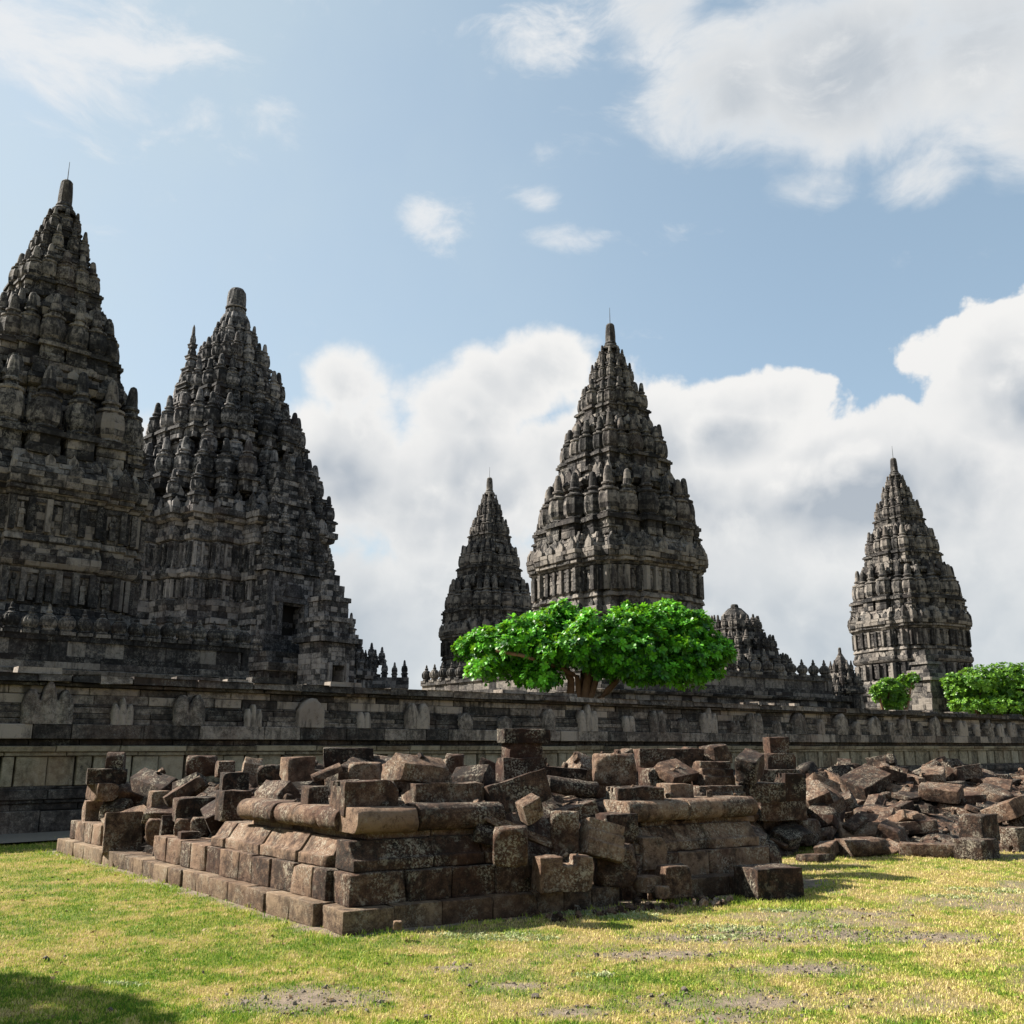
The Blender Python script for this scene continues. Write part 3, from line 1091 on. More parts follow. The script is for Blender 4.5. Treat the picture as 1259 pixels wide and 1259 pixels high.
def pilasters(mb, a, z0, z1, cfg, rnd, spacing=.62):
    """Upright piers, framed panels and carved figures on every face of a storey."""
    p = plan(a, **cfg)
    n = len(p)
    H = z1 - z0
    for k in range(n):
        A, B = p[k], p[(k + 1) % n]
        ln = math.hypot(B[0] - A[0], B[1] - A[1])
        if ln < .35:
            continue
        dx, dy = (B[0] - A[0]) / ln, (B[1] - A[1]) / ln
        rz = math.atan2(dy, dx)
        nx, ny = dy, -dx
        m = max(2, int(ln / spacing) + 1)
        for i in range(m):
            s = .14 + (ln - .28) * i / (m - 1)
            wd_ = rnd.uniform(.18, .26)
            pr_ = rnd.uniform(.18, .27)
            mb.box((A[0] + dx * s + nx * (pr_ / 2 - .02), A[1] + dy * s + ny * (pr_ / 2 - .02), z0 + .02), (wd_, pr_ + .06, H - .04), rz, rnd.choice((.15, .30, .45, .60, .85)))
            if i < m - 1:
                gap = (ln - .28) / (m - 1)
                s2 = s + gap / 2
                if rnd.random() < .75:       # carved figure: body, shoulders, head
                    cx, cy = A[0] + dx * s2 + nx * .05, A[1] + dy * s2 + ny * .05
                    tn = rnd.uniform(.2, .8)
                    mb.box((cx, cy, z0 + H * .08), (gap * .34, .18, H * .42), rz, tn, .8)
                    mb.box((cx, cy, z0 + H * .48), (gap * .40, .20, H * .16), rz, tn, .8)
                    mb.box((cx, cy, z0 + H * .66), (gap * .18, .20, H * .16), rz, tn, .8)
                mb.box((A[0] + dx * s2 + nx * .03, A[1] + dy * s2 + ny * .03, z1 - H * .12), (gap * .7, .14, H * .10), rz, rnd.uniform(.2, .8))


def antefix_row(mb, a, z, cfg, rnd, size=.55, spacing=.85, inset=.12):
    p = plan(a, **cfg)
    n = len(p)
    for k in range(n):
        A, B = p[k], p[(k + 1) % n]
        ln = math.hypot(B[0] - A[0], B[1] - A[1])
        if ln < .3:
            continue
        dx, dy = (B[0] - A[0]) / ln, (B[1] - A[1]) / ln
        nx, ny = dy, -dx
        m = max(1, int(ln / spacing))
        for i in range(m):
            if rnd.random() < .12:
                continue
            s = ln * (i + .5) / m
            hh = size * rnd.uniform(.7, 1.2)
            wd_ = min(size * .8, ln / m * .85)
            c = Vector((A[0] + dx * s - nx * inset, A[1] + dy * s - ny * inset, z))
            T, N = Vector((dx, dy, 0)), Vector((nx, ny, 0))
            prof = [(-.5, 0), (.5, 0), (.5, .45), (.28, .7), (.12, .78), (0, 1.0), (-.12, .78), (-.28, .7), (-.5, .45)]
            f = [c + T * (x * wd_) + Vector((0, 0, y * hh)) + N * (.10 - .06 * y) for x, y in prof]
            b = [q - N * .16 for q in f]
            m_ = len(prof)
            mb.add(f + b, [tuple(range(m_)), tuple(range(2 * m_ - 1, m_ - 1, -1))] + [(i_, i_ + m_, (i_ + 1) % m_ + m_, (i_ + 1) % m_) for i_ in range(m_)], rnd.uniform(.2, .9))


def ring_spots(a, n):
    """Places for finials round a stepped square of half size a; n per side."""
    if n == 2:
        q = [(.78, .78), (1.0, 0)]
    elif n == 3:
        q = [(.80, .80), (.97, .33), (.97, -.33)]
    elif n == 4:
        q = [(.80, .80), (.91, .46), (1.0, 0), (.91, -.46)]
    elif n == 5:
        q = [(.80, .80), (.90, .56), (1.0, .20), (1.0, -.20), (.90, -.56)]
    else:
        q = [(.78, .78), (.90, .58), (1.0, .36), (1.0, 0), (1.0, -.36), (.90, -.58)]
    out_ = []
    for k in range(4):
        for x, y in q:
            for _ in range(k):
                x, y = -y, x
            out_.append((x * a, y * a, k * math.pi / 2))
    return out_


D3 = 52.0


def zz(y):
    return EYE + D3 * elev(y)


def hm(hw, y, k=1.15):
    return hw / F * D3 / ray(0, y).y / k


FIN = [finial_mesh('finial', M_tower, 900 + i) for i in range(4)]
FIN_S = [finial_mesh('finial', M_shiva, 950 + i) for i in range(4)]
CFIN = [crown_finial_mesh('crown_finial', M_tower, 970 + i) for i in range(3)]
PIN = pinnacle_mesh('pinnacle', M_tower, 980)
PIN_S = pinnacle_mesh('pinnacle', M_shiva, 981)
CFG = dict(c0=.42, r1=.92, c1=.68, r2=.82)


def place_fin(parent, meshes, x, y, z, h, rnd, wk=1.0, name='finial'):
    o = link(name, rnd.choice(meshes), parent)
    s = h * rnd.uniform(.93, 1.05)
    o.location = (x, y, z)
    o.scale = (h * wk, h * wk, s)
    o.rotation_euler = (rnd.uniform(-.03, .03), rnd.uniform(-.03, .03), rnd.choice((0, 1, 2, 3)) * math.pi / 2 + rnd.uniform(-.06, .06))
    return o


def temple(name, label, cx, cy, phi, seed, scale=1.0, fine=True, z_sink=0.0, hs=1.0):
    rnd = random.Random(seed)
    root = empty(name, (cx, cy, COURT), phi, label=label, cat='temple', group='tall pointed stone temples')
    base = COURT
    Z = lambda y: (zz(y) - base) * scale
    ch, bw = (.28, .50) if fine else (.36, .7)

    def sec(pname, rows, tones=(.1, .9), extra=None, prot=.09):
        mb = MB()
        pr = [(max(0.0, Z(y)) if not isinstance(y, tuple) else y[0], hm(h, y if not isinstance(y, tuple) else 860) * scale * hs) for y, h in rows]
        tower_section(mb, pr, rnd, CFG, ch, bw, prot, tones)
        if extra:
            extra(mb)
        return mb.build(pname, M_tower, root)
    sec('base', [((0.0,), 138), (850, 138), (849, 128), (838, 126), (836, 132), (829, 132), (828, 122), (822, 118), (816, 122), (812, 118), (806, 110), (800, 108)])
    mb = MB()
    a_l = hm(105, 785) * scale * hs
    pr = [(Z(800), hm(106, 800)), (Z(799), hm(103, 800)), (Z(769), hm(105, 769)), (Z(768), hm(108, 768)), (Z(764), hm(111, 764)), (Z(758), hm(111, 758)), (Z(757), hm(106, 757)), (Z(748), hm(106, 748)), (Z(747), hm(109, 747)),
          (Z(742), hm(107, 742)), (Z(741), hm(105, 741)), (Z(711), hm(105, 711))]
    pr = [(z, s * scale * hs) for z, s in pr]
    tower_section(mb, pr, rnd, CFG, ch, bw, .05, (.2, 1.0))
    pilasters(mb, hm(105, 785) * scale * hs, Z(798), Z(770), CFG, rnd)
    pilasters(mb, hm(105, 725) * scale * hs, Z(740), Z(712), CFG, rnd)
    antefix_row(mb, hm(111, 758) * scale * hs, Z(758), CFG, rnd, .38, .6)
    mb.build('body', M_tower, root)
    sec('cornice', [(711, 106), (708, 108), (707, 111), (703, 111), (702, 113), (696, 114), (691, 114), (690, 109), (680, 103), (672, 98)], (.2, .9),
        lambda mb: (antefix_row(mb, hm(115, 690) * scale * hs, Z(691), CFG, rnd, .62, .8), antefix_row(mb, hm(106, 683) * scale * hs, Z(683), CFG, rnd, .5, .8)))
    sec('roof_tier', [(672, 98), (671, 80), (640, 76), (612, 70), (611, 77), (606, 80), (601, 78), (600, 73)], (.1, .85),
        lambda mb: antefix_row(mb, hm(80, 601) * scale * hs, Z(601), CFG, rnd, .62, .62))
    sec('roof_tier', [(600, 71), (594, 69), (593, 73), (588, 73), (587, 68), (585, 68), (584, 52), (565, 48), (544, 45), (543, 52), (537, 55), (532, 53), (531, 49)], (.1, .85),
        lambda mb: antefix_row(mb, hm(54, 532) * scale * hs, Z(532), CFG, rnd, .52, .55))
    sec('roof_tier', [(531, 47), (526, 45), (525, 48), (520, 47), (519, 43), (518, 31), (490, 26), (489, 30), (484, 32), (480, 30), (479, 28)], (.1, .8))
    sec('roof_tier', [(479, 27), (474, 24), (473, 18), (459, 15), (458, 19), (455, 19), (454, 13), (448, 12)], (.1, .8))
    # crown: fluted dome under the pinnacle
    mb = MB()
    r0 = hm(13.5, 450, 1.0) * scale
    zc0, zc1 = Z(452), Z(431)
    H = zc1 - zc0
    lathe(mb, [(r0 * .9, zc0), (r0 * 1.05, zc0 + H * .1), (r0, zc0 + H * .3), (r0 * .9, zc0 + H * .34), (r0 * .95, zc0 + H * .45), (r0 * .78, zc0 + H * .7), (r0 * .62, zc0 + H * .75), (r0 * .66, zc0 + H * .85), (r0 * .45, zc1)], 24, 12, .1, (zc0 + .05, zc1), tone=.45, rnd=rnd)
    mb.build('crown', M_tower, root)
    o = link('pinnacle', PIN, root)
    ph = (Z(398) - Z(432))
    o.location = (0, 0, Z(432))
    o.scale = (ph * .66, ph * .66, ph)
    mb = MB()
    lathe(mb, [(.022, 0), (.018, .5), (.01, 1.0)], 6)
    o = link('lightning_rod', mb.mesh('lightning_rod', M_metal), root)
    o.location = (0, 0, Z(398))
    for y0, y1, hw, n in ((673, 593, 89, 5), (586, 526, 60, 5), (519, 474, 37, 4), (480, 447, 24, 3), (457, 428, 15, 2)):
        h = Z(y1) - Z(y0)
        for i_, (x, y, r) in enumerate(ring_spots(hm(hw, y0) * scale * hs, n)):
            place_fin(root, FIN, x, y, Z(y0) - .05, h * (1.0 + .04 * (abs(x) < .1 or abs(y) < .1)), rnd, (.80 if i_ % 2 else .88) if n > 3 else .75)
    # small corner finials standing on the cornice slope
    h = Z(640) - Z(676)
    for x, y, r in ring_spots(hm(103, 676) * scale * hs, 2)[0::2]:
        place_fin(root, FIN, x, y, Z(676), h, rnd, .9)
    return root


def axis_of(x, y, d):
    """Ground position of a vertical axis seen at pixel (x, y) at distance d."""
    p = at(x, y, d)
    return p.x, p.y


# nearest temple at the left
t1x, t1y = axis_of(83, 222, 41.5)
T1S = (EYE + 41.5 * elev(222) - COURT) / (zz(398) - COURT)
T1 = temple('temple', 'nearest tall temple tower with ribbed finials, cut off by the photo edge', t1x, t1y, math.radians(41), 21, T1S, True, hs=.955)
t3x, t3y = axis_of(750, 398, 52)
T3 = temple('temple', 'temple tower rising directly behind the wide flat green tree', t3x, t3y, math.radians(35), 22, 1.0, True, hs=.965)
t4x, t4y = axis_of(602, 587, 87)
T4 = temple('temple', 'smallest dark temple tower half hidden left of the green tree crown', t4x, t4y, math.radians(43), 23, (EYE + 87 * elev(587) - COURT) / (zz(398) - COURT), False, hs=.86)
t5x, t5y = axis_of(1098, 563, 75)
T5 = temple('temple', 'lone temple tower at the right above the clipped bushes', t5x, t5y, math.radians(27), 24, (EYE + 75 * elev(563) - COURT) / (zz(398) - COURT), False, hs=.93)


def gallery(root, half, z_floor, z_par, fin_h, spacing, seed, mat=M_tower, meshes=None, sides=(0, 1, 2, 3), ch=.3, bw=.6):
    """Square terrace with a parapet and a row of finials; local heights above the courtyard."""
    rnd = random.Random(seed)
    cfg = dict(c0=.30, r1=.9999, c1=.6, r2=.9998)
    mb = MB()
    H = z_floor
    prof = [(0, half * 1.05), (H * .18, half * 1.05), (H * .19, half * 1.025), (H * .30, half * 1.02), (H * .32, half * .99), (H * .72, half * .985), (H * .74, half * 1.01), (H * .84, half * 1.02), (H * .86, half * 1.0), (H, half)]
    tower_section(mb, prof, rnd, cfg, ch, bw, .05, (.1, .9))
    mb.build('base_terrace', mat, root)
    mb = MB()
    hp = z_par - z_floor
    for k in range(4):
        ca, sa = math.cos(k * math.pi / 2), math.sin(k * math.pi / 2)
        R = lambda x, y: (x * ca - y * sa, x * sa + y * ca)
        for (d0, d1, za, zb, tn) in ((half, half - .35, 0, hp * .22, (.1, .5)), (half - .06, half - .3, hp * .22, hp * .78, (.2, 1.0)), (half + .03, half - .38, hp * .78, hp, (.05, .5))):
            s = -half + (.0 if k % 2 == 0 else .38)
            e = half - (.0 if k % 2 == 0 else .38)
            while s < e - 1e-6:
                ln = min(rnd.uniform(.5, .95), e - s)
                off = rnd.uniform(-.02, .02)
                c = R((d0 + d1) / 2 + off, s + ln / 2)
                mb.box((c[0], c[1], z_floor + za), (d0 - d1, ln - .012, zb - za), k * math.pi / 2, rnd.uniform(*tn))
                s += ln
    par = mb.build('parapet', mat, root)
    for k in sides:
        ca, sa = math.cos(k * math.pi / 2), math.sin(k * math.pi / 2)
        n = int(2 * half / spacing)
        for i in range(n):
            s = -half + .3 + (2 * half - .6) * i / (n - 1)
            x, y = half - .17, s
            place_fin(par, meshes or CFIN, x * ca - y * sa, x * sa + y * ca, z_par - .01, fin_h, rnd, 1.0, 'parapet_finial')


gallery(T1, 7.3, 1.75, 2.72, 1.08, .62, 51, sides=(3, 0))
gallery(T5, 8.2, 1.6, 2.3, .95, .9, 52, sides=(3, 2))
gallery(T3, 7.6, 1.3, 2.1, .95, .8, 53, sides=(2, 3))


# ------------------------------------------------------------------ the great temple (second from the left)
D2 = 91.0
t2x, t2y = axis_of(292, 355, D2)
T2 = empty('temple', (t2x, t2y, COURT), math.radians(50), label='largest and broadest temple with a doorway and many clustered spires', cat='temple', group='tall pointed stone temples')
r2_ = random.Random(33)
Z2 = lambda y: EYE + D2 * elev(y) - COURT
CFG2 = dict(c0=.30, r1=.82, c1=.56, r2=.74)


def h2(hw, y, k=1.10):
    return hw / F * D2 / ray(0, y).y / k


def sec2(pname, rows, extra=None, tones=(.1, .9), parent=T2, prot=.10):
    mb = MB()
    pr = [(Z2(y), h2(h, y)) for y, h in rows]
    tower_section(mb, pr, r2_, CFG2, .42, .75, prot, tones)
    if extra:
        extra(mb)
    return mb.build(pname, M_shiva, parent)


mb = MB()
tower_section(mb, [(0, 15.4), (1.2, 15.4), (1.25, 14.8), (2.4, 14.6), (2.45, 15.0), (2.9, 15.0), (2.95, 14.3), (4.6, 14.3), (4.65, 14.8), (5.3, 14.9), (5.35, 14.5), (6.2, 14.4)], r2_, CFG2, .42, .8, .10)
pilasters(mb, 14.3, 3.0, 4.6, CFG2, r2_, 1.1)
mb.build('base_terrace', M_shiva, T2)
sec2('base', [(822, 152), (795, 151), (794, 148), (783, 147), (782, 151), (776, 151), (775, 147), (768, 146), (762, 148), (756, 148), (755, 144)])
sec2('body', [(755, 142), (732, 141), (731, 146), (727, 148), (722, 147), (721, 141), (690, 138), (689, 143), (684, 144), (683, 139), (668, 138)],
     lambda mb: (pilasters(mb, h2(142, 745), Z2(754), Z2(733), CFG2, r2_, .8), pilasters(mb, h2(140, 705), Z2(719), Z2(692), CFG2, r2_, .8), antefix_row(mb, h2(147, 722), Z2(722), CFG2, r2_, .8, 1.1),
                 antefix_row(mb, h2(144, 684), Z2(684), CFG2, r2_, .7, 1.0)), (.3, 1.0))
sec2('cornice', [(668, 140), (666, 146), (662, 147), (661, 151), (654, 151), (653, 144), (646, 139), (645, 141), (640, 139), (639, 132)],
     lambda mb: (antefix_row(mb, h2(150, 654), Z2(654), CFG2, r2_, .95, 1.2), antefix_row(mb, h2(140, 641), Z2(641), CFG2, r2_, .9, 1.1)))
TIERS2 = [  # bottom y, ledge y, top y, half width at the ledge, next half width
    (639, 626, 566, 114, 80), (566, 556, 512, 84, 58), (512, 503, 468, 60, 40), (468, 460, 434, 40, 26), (434, 428, 410, 26, 18)]
for i, (yb, yl, yt, hw, hn) in enumerate(TIERS2):
    sec2('roof_tier', [(yb, hw), (yb - (yb - yl) * .35, hw * .985), (yb - (yb - yl) * .38, hw * 1.03), (yb - (yb - yl) * .52, hw * 1.03), (yb - (yb - yl) * .55, hw * .97), (yl, hw * .95), (yl - .6, hn * 1.0), (yt + (yl - yt) * .2, hn * .95),
                       (yt + (yl - yt) * .18, hn * 1.03), (yt, hn * 1.04)],
         lambda mb: antefix_row(mb, h2(hw * 1.03, yb), Z2(yb - (yb - yl) * .52), CFG2, r2_, .6 - .06 * i, .9))
cnt = 0
for (y0, y1, hw, n, wk) in ((628, 568, 104, 6, .95), (600, 548, 92, 4, .95), (564, 508, 80, 6, .90), (545, 496, 68, 4, .9), (508, 458, 56, 5, .90), (464, 422, 37, 4, .85), (436, 400, 22, 3, .8), (650, 606, 124, 5, .95)):
    hh = Z2(y1) - Z2(y0)
    for x, y, r in ring_spots(h2(hw, y0, 1.02 if n == 6 else 1.08), n):
        f_ = 1.0
        place_fin(T2, FIN_S, x, y, Z2(y0) - .1, hh * f_, r2_, wk)
        cnt += 1
mb = MB()
zc0, zc1 = Z2(410), Z2(380)
H = zc1 - zc0
R0 = h2(20, 412, 1.0)
lathe(mb, [(R0, zc0), (R0 * 1.04, zc0 + H * .08), (R0 * .98, zc0 + H * .14), (R0 * .92, zc0 + H * .2), (R0 * .97, zc0 + H * .25), (R0 * .88, zc0 + H * .5), (R0 * .70, zc0 + H * .72), (R0 * .62, zc0 + H * .75), (R0 * .64, zc0 + H * .84), (R0 * .50, zc1)], 32, 16, .10, (zc0, zc1), tone=.45, rnd=r2_)
mb.build('crown', M_shiva, T2)
mb = MB()
ph = Z2(354) - Z2(381)
lathe(mb, [(h2(12.5, 381, 1), 0), (h2(13, 381, 1), ph * .05), (h2(11.5, 381, 1), ph * .1), (h2(11.5, 381, 1), ph * .5), (h2(10.5, 381, 1), ph * .78), (h2(8, 381, 1), ph * .9), (h2(4, 381, 1), ph * .97), (.05, ph)], 20, 10, .08, (ph * .1, ph * .8), tone=.5, rnd=r2_)
o = mb.build('pinnacle', M_shiva, T2)
o.location = (0, 0, Z2(381))


def sub_spire(x, y, z0, z1, r, rnd):
    # slender stacked spire: bell on bell, tapering to a tip
    mb = MB()
    H, n, z, rr = z1 - z0, 5, z0, r
    for i in range(n):
        h = H * (.28, .22, .18, .15, .17)[i]
        mb.box((x, y, z), (rr * 2.1, rr * 2.1, h * .22), 0, rnd.uniform(.2, .8))
        mb.box((x, y, z + h * .22), (rr * 2.4, rr * 2.4, h * .08), 0, rnd.uniform(.2, .8))
        lathe(mb, [(rr * .8, z + h * .30), (rr * 1.0, z + h * .42), (rr * .98, z + h * .70), (rr * .72, z + h * .86), (rr * .78, z + h * .9), (rr * .5, z + h * 1.02)], 16, 8, .15, (z + h * .35, z + h * .85), (x, y), rnd.uniform(.3, .6), rnd)
        z += h
        rr *= .72
    lathe(mb, [(rr * .8, z), (rr * .6, z + H * .10), (.03, z + H * .14)], 10, c=(x, y))
    mb.build('corner_spire', M_shiva, T2)


for (x, y, y0, y1, r) in ((-4.3, 0.3, 520, 428, 1.35), (4.7, 0, 530, 464, 1.25), (0, -5.0, 540, 478, 1.2), (0, 4.8, 535, 470, 1.2), (-3.4, -3.4, 545, 485, 1.1)):
    sub_spire(x, y, Z2(y0), Z2(y1), r * .82, r2_)


def porch(parent, k, rnd, with_door):
    """Projecting bay with a doorway and its own stepped spire; k = which side."""
    pr = empty('porch', (0, 0, 0), k * math.pi / 2)
    pr.parent = parent
    d0, d1, hw = 7.9, 11.6, 2.7
    zb, zt = EYE + 83.0 * elev(782) - COURT, EYE + 83.0 * elev(704) - COURT
    mb = MB()
    door_w, door_h = 1.15, EYE + 83.0 * elev(744) - COURT - zb
    for sgn in (-1, 1):
        for (x0, x1) in ((d0, d1),):
            y0, y1 = (door_w, hw)
            pts = [(x0, sgn * y0), (x1, sgn * y0), (x1, sgn * y1), (x0, sgn * y1)]
            if sgn < 0:
                pts = pts[::-1]
            for q in range(4):
                a, b = pts[q], pts[(q + 1) % 4]
                face_blocks(mb, a, b, a, b, zb, zt, rnd, .42, .6, .08, (.25, 1.0))
    for (a, b) in (((d1, -door_w), (d1, door_w)), ((d0, door_w), (d0, -door_w))):
        face_blocks(mb, a, b, a, b, zb + door_h, zt, rnd, .4, .6, .08, (.25, 1.0))
    mb.quad((d0, -door_w, zb + door_h), (d0, door_w, zb + door_h), (d1, door_w, zb + door_h), (d1, -door_w, zb + door_h), .2)
    for (q0, q1) in (((d0, -hw - .3), (d1 + .5, -hw - .3)), ((d1 + .5, -hw - .3), (d1 + .5, hw + .3)), ((d1 + .5, hw + .3), (d0, hw + .3))):
        face_blocks(mb, q0, q1, q0, q1, 5.6, zb, rnd, .4, .6, .08, (.2, .8))
    mb.quad((d0, -hw - .3, zb), (d1 + .5, -hw - .3, zb), (d1 + .5, hw + .3, zb), (d0, hw + .3, zb), .3)
    # door surround
    for sgn in (-1, 1):
        mb.box((d1 + .1, sgn * (door_w + .2), zb), (.45, .42, door_h + .2), 0, .7)
        mb.box((d1 + .05, sgn * (hw - .25), zb), (.4, .5, zt - zb - .2), 0, .55)
    mb.box((d1 + .12, 0, zb + door_h + .2), (.5, 3.6, .5), 0, .6)
    mb.box((d1 + .18, 0, zb + door_h + .7), (.5, 2.2, 1.1), 0, .4, .6)
    # roof steps
    z = zt
    cur, h_ = hw + .35, [.5, .9, .4, 1.6, .5, .8, 1.5, .4, .7, 1.3, .5, 1.1]
    fac = [1.0, .88, .95, .76, .84, .74, .60, .66, .56, .42, .46, .28]
    cx0 = d0 + 1.2
    ledges = []
    nxt = fac[1:] + [.1]
    for hh, fk, fn_ in zip(h_, fac, nxt):
        yy = cur * fk
        ex = cx0 + (d1 + .3 - cx0) * fk
        pts = [(d0 - 3.0 * fk, -yy), (ex, -yy), (ex, yy), (d0 - 3.0 * fk, yy)]
        for q in range(4):
            a, b = pts[q], pts[(q + 1) % 4]
            face_blocks(mb, a, b, a, b, z, z + hh, rnd, .4, .6, .1, (.1, .9))
        mb.quad(*[(*p, z + hh) for p in pts], .4)
        z += hh
        if fn_ < fk - .08:
            ledges.append((z - .05, fk, 2.3 * (.6 + .4 * fk)))
    mb.build('porch_wall', M_shiva, pr)
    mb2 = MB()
    mb2.quad((d1 - 1.2, -door_w, zb), (d1 - 1.2, door_w, zb), (d1 - 1.2, door_w, zb + door_h), (d1 - 1.2, -door_w, zb + door_h))  # flat dark sheet across the opening, painted as interior shade
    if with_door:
        mb2.build('doorway', M_door_shade, pr)
    # finials on the ledges of the roof steps
    for (zl, fk, hh) in ledges:
        for sgn in ((-1, 1) if fk > .5 else (0,)):
            place_fin(pr, FIN_S, cx0 + (d1 + .3 - cx0) * fk - .25, sgn * (cur * fk - .35), zl, hh, rnd, .95)
            if fk > .8:
                place_fin(pr, FIN_S, cx0 + (d1 + .3 - cx0) * fk - .25, sgn * cur * .3, zl, hh, rnd, .95)
    return pr


for k in (3, 2, 0):
    porch(T2, k, random.Random(70 + k), True)

# stair gate in front of the doorway, on side 3 (towards the right of the photograph)
gate = empty('stair_gate', (0, 0, 0), 3 * math.pi / 2)
gate.parent = T2
mb = MB()
rg = random.Random(5)
gd0, gd1, ghw, gdw = 15.2, 18.0, 1.75, .72
gzb, gzt, gdh = 1.2, 6.9, 5.1
for sgn in (-1, 1):
    pts = [(gd0, sgn * gdw), (gd1, sgn * gdw), (gd1, sgn * ghw), (gd0, sgn * ghw)]
    if sgn < 0:
        pts = pts[::-1]
    for q in range(4):
        a, b = pts[q], pts[(q + 1) % 4]
        face_blocks(mb, a, b, a, b, 0, gzt, rg, .42, .6, .08, (.3, 1.0))
    mb.box((gd1 + .08, sgn * (gdw + .16), 0), (.3, .3, gdh + .2), 0, .85)
face_blocks(mb, (gd1, -gdw), (gd1, gdw), (gd1, -gdw), (gd1, gdw), gdh, gzt, rg, .4, .6, .06, (.3, 1.0))
mb.quad((gd0, -gdw, gdh), (gd0, gdw, gdh), (gd1, gdw, gdh), (gd1, -gdw, gdh), .2)
z = gzt
for hh, fk in zip((.45, .35, .9, .4, 1.3, .4, 1.0, .9), (1.22, 1.08, .86, .95, .68, .76, .52, .34)):
    yy, ex, ax = ghw * fk, (gd0 + gd1) / 2 + 1.5 * fk, (gd0 + gd1) / 2 - 1.5 * fk
    pts = [(ax, -yy), (ex, -yy), (ex, yy), (ax, yy)]
    for q in range(4):
        a, b = pts[q], pts[(q + 1) % 4]
        face_blocks(mb, a, b, a, b, z, z + hh, rg, .4, .55, .1, (.1, .9))
    mb.quad(*[(*p, z + hh) for p in pts], .4)
    z += hh
mb.build('gate_wall', M_shiva, gate)
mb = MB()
mb.quad((gd0 + .1, -gdw, 0), (gd0 + .1, gdw, 0), (gd0 + .1, gdw, gdh), (gd0 + .1, -gdw, gdh))  # dark sheet closing the gate passage, its shade put into the colour
mb.build('doorway', M_door_shade, gate)
for x, y, zz_, hh in ((gd1 - .2, 1.4, gzt + .8, 1.9), (gd1 - .2, -1.4, gzt + .8, 1.9), (gd1 - .9, 1.0, gzt + 2.6, 1.7), (gd1 - .9, -1.0, gzt + 2.6, 1.7), ((gd0 + gd1) / 2, 0, z - .05, 1.8)):
    place_fin(gate, FIN_S, x, y, zz_, hh, rg, .9)
# flanking stair walls with small finials
mb = MB()
for sgn in (-1, 1):
    for i in range(8):
        x0 = 10.4 + i * .62
        mb.box((x0 + .3, sgn * 1.7, 0), (.62, .7, Z2(778) - 3.4 - i * .5), 0, rg.uniform(.2, .8))
for i in range(9):
    mb.box((10.5 + i * .6, 0, 0), (.6, 2.7, Z2(779) - 3.6 - i * .5), 0, rg.uniform(.2, .7))
mb.build('stair', M_shiva, gate)
for sgn in (-1, 1):
    for i in (1, 4, 7):
        place_fin(gate, FIN_S, 10.7 + i * .62, sgn * 1.7, Z2(778) - 3.42 - i * .5, 1.4, rg, .95)
# finials along the terrace edge of the great temple
for x, y, r in ring_spots(14.2, 6)[0:24]:
    place_fin(T2, FIN_S, x, y, 6.15, 1.7, r2_, 1.0)


# ------------------------------------------------------------------ smaller shrines and balustrades on the courtyard
def shrine(label, x, y, phi, half, z_body, z_top, seed, tiers=3, mat=M_tower, fins=FIN, pin=PIN, base_k=1.25, nfin=3, name='small_shrine', cat='shrine', hpk=.20, slim=.86):
    rnd = random.Random(seed)
    root = empty(name, (x, y, COURT), phi, label=label, cat=cat)
    mb = MB()
    b = half
    tower_section(mb, [(0, b * base_k), (z_body * .16, b * base_k), (z_body * .17, b * 1.08), (z_body * .28, b * 1.04)], rnd, CFG, .34, .55, .06)
    mb.build('base', mat, root)
    mb = MB()
    tower_section(mb, [(z_body * .28, b), (z_body * .86, b * .98), (z_body * .87, b * 1.08), (z_body * .93, b * 1.12), (z_body, b * 1.12)], rnd, CFG, .34, .55, .06, (.2, .95))
    pilasters(mb, b, z_body * .30, z_body * .85, CFG, rnd)
    mb.build('body', mat, root)
    H = z_top - z_body
    hp = H * hpk
    z = z_body
    th = (H - hp) / (tiers + .6)
    s = b * 1.02
    for i in range(tiers):
        mb = MB()
        s2 = s * (1 - slim / (tiers - i + .75))
        tower_section(mb, [(z, s), (z + th * .22, s * .98), (z + th * .23, s2 * 1.05), (z + th * .80, s2), (z + th * .82, s2 * 1.10), (z + th, s2 * 1.08)], rnd, CFG, .34, .55, .08)
        mb.build('roof_tier', mat, root)
        for fx, fy, r in ring_spots((s + s2) / 2 * 1.04, nfin if s > .8 else 2):
            place_fin(root, fins, fx, fy, z + th * .2, th * 1.05, rnd, min(1.0, .62 * s / th * (1.6 if nfin < 4 else 1.1)))
        z += th
        s = s2
    mb = MB()
    hh = z_top - hp - z
    lathe(mb, [(s * 1.05, z), (s * 1.0, z + hh * .4), (s * .7, z + hh * .8), (s * .5, z + hh + .02)], 16, 8, .1, (z, z + hh), tone=.45, rnd=rnd)
    mb.build('crown', mat, root)
    o = link('pinnacle', pin, root)
    o.location = (0, 0, z + hh)
    o.scale = (max(s * 1.1, hp * .3), max(s * 1.1, hp * .3), hp)
    return root


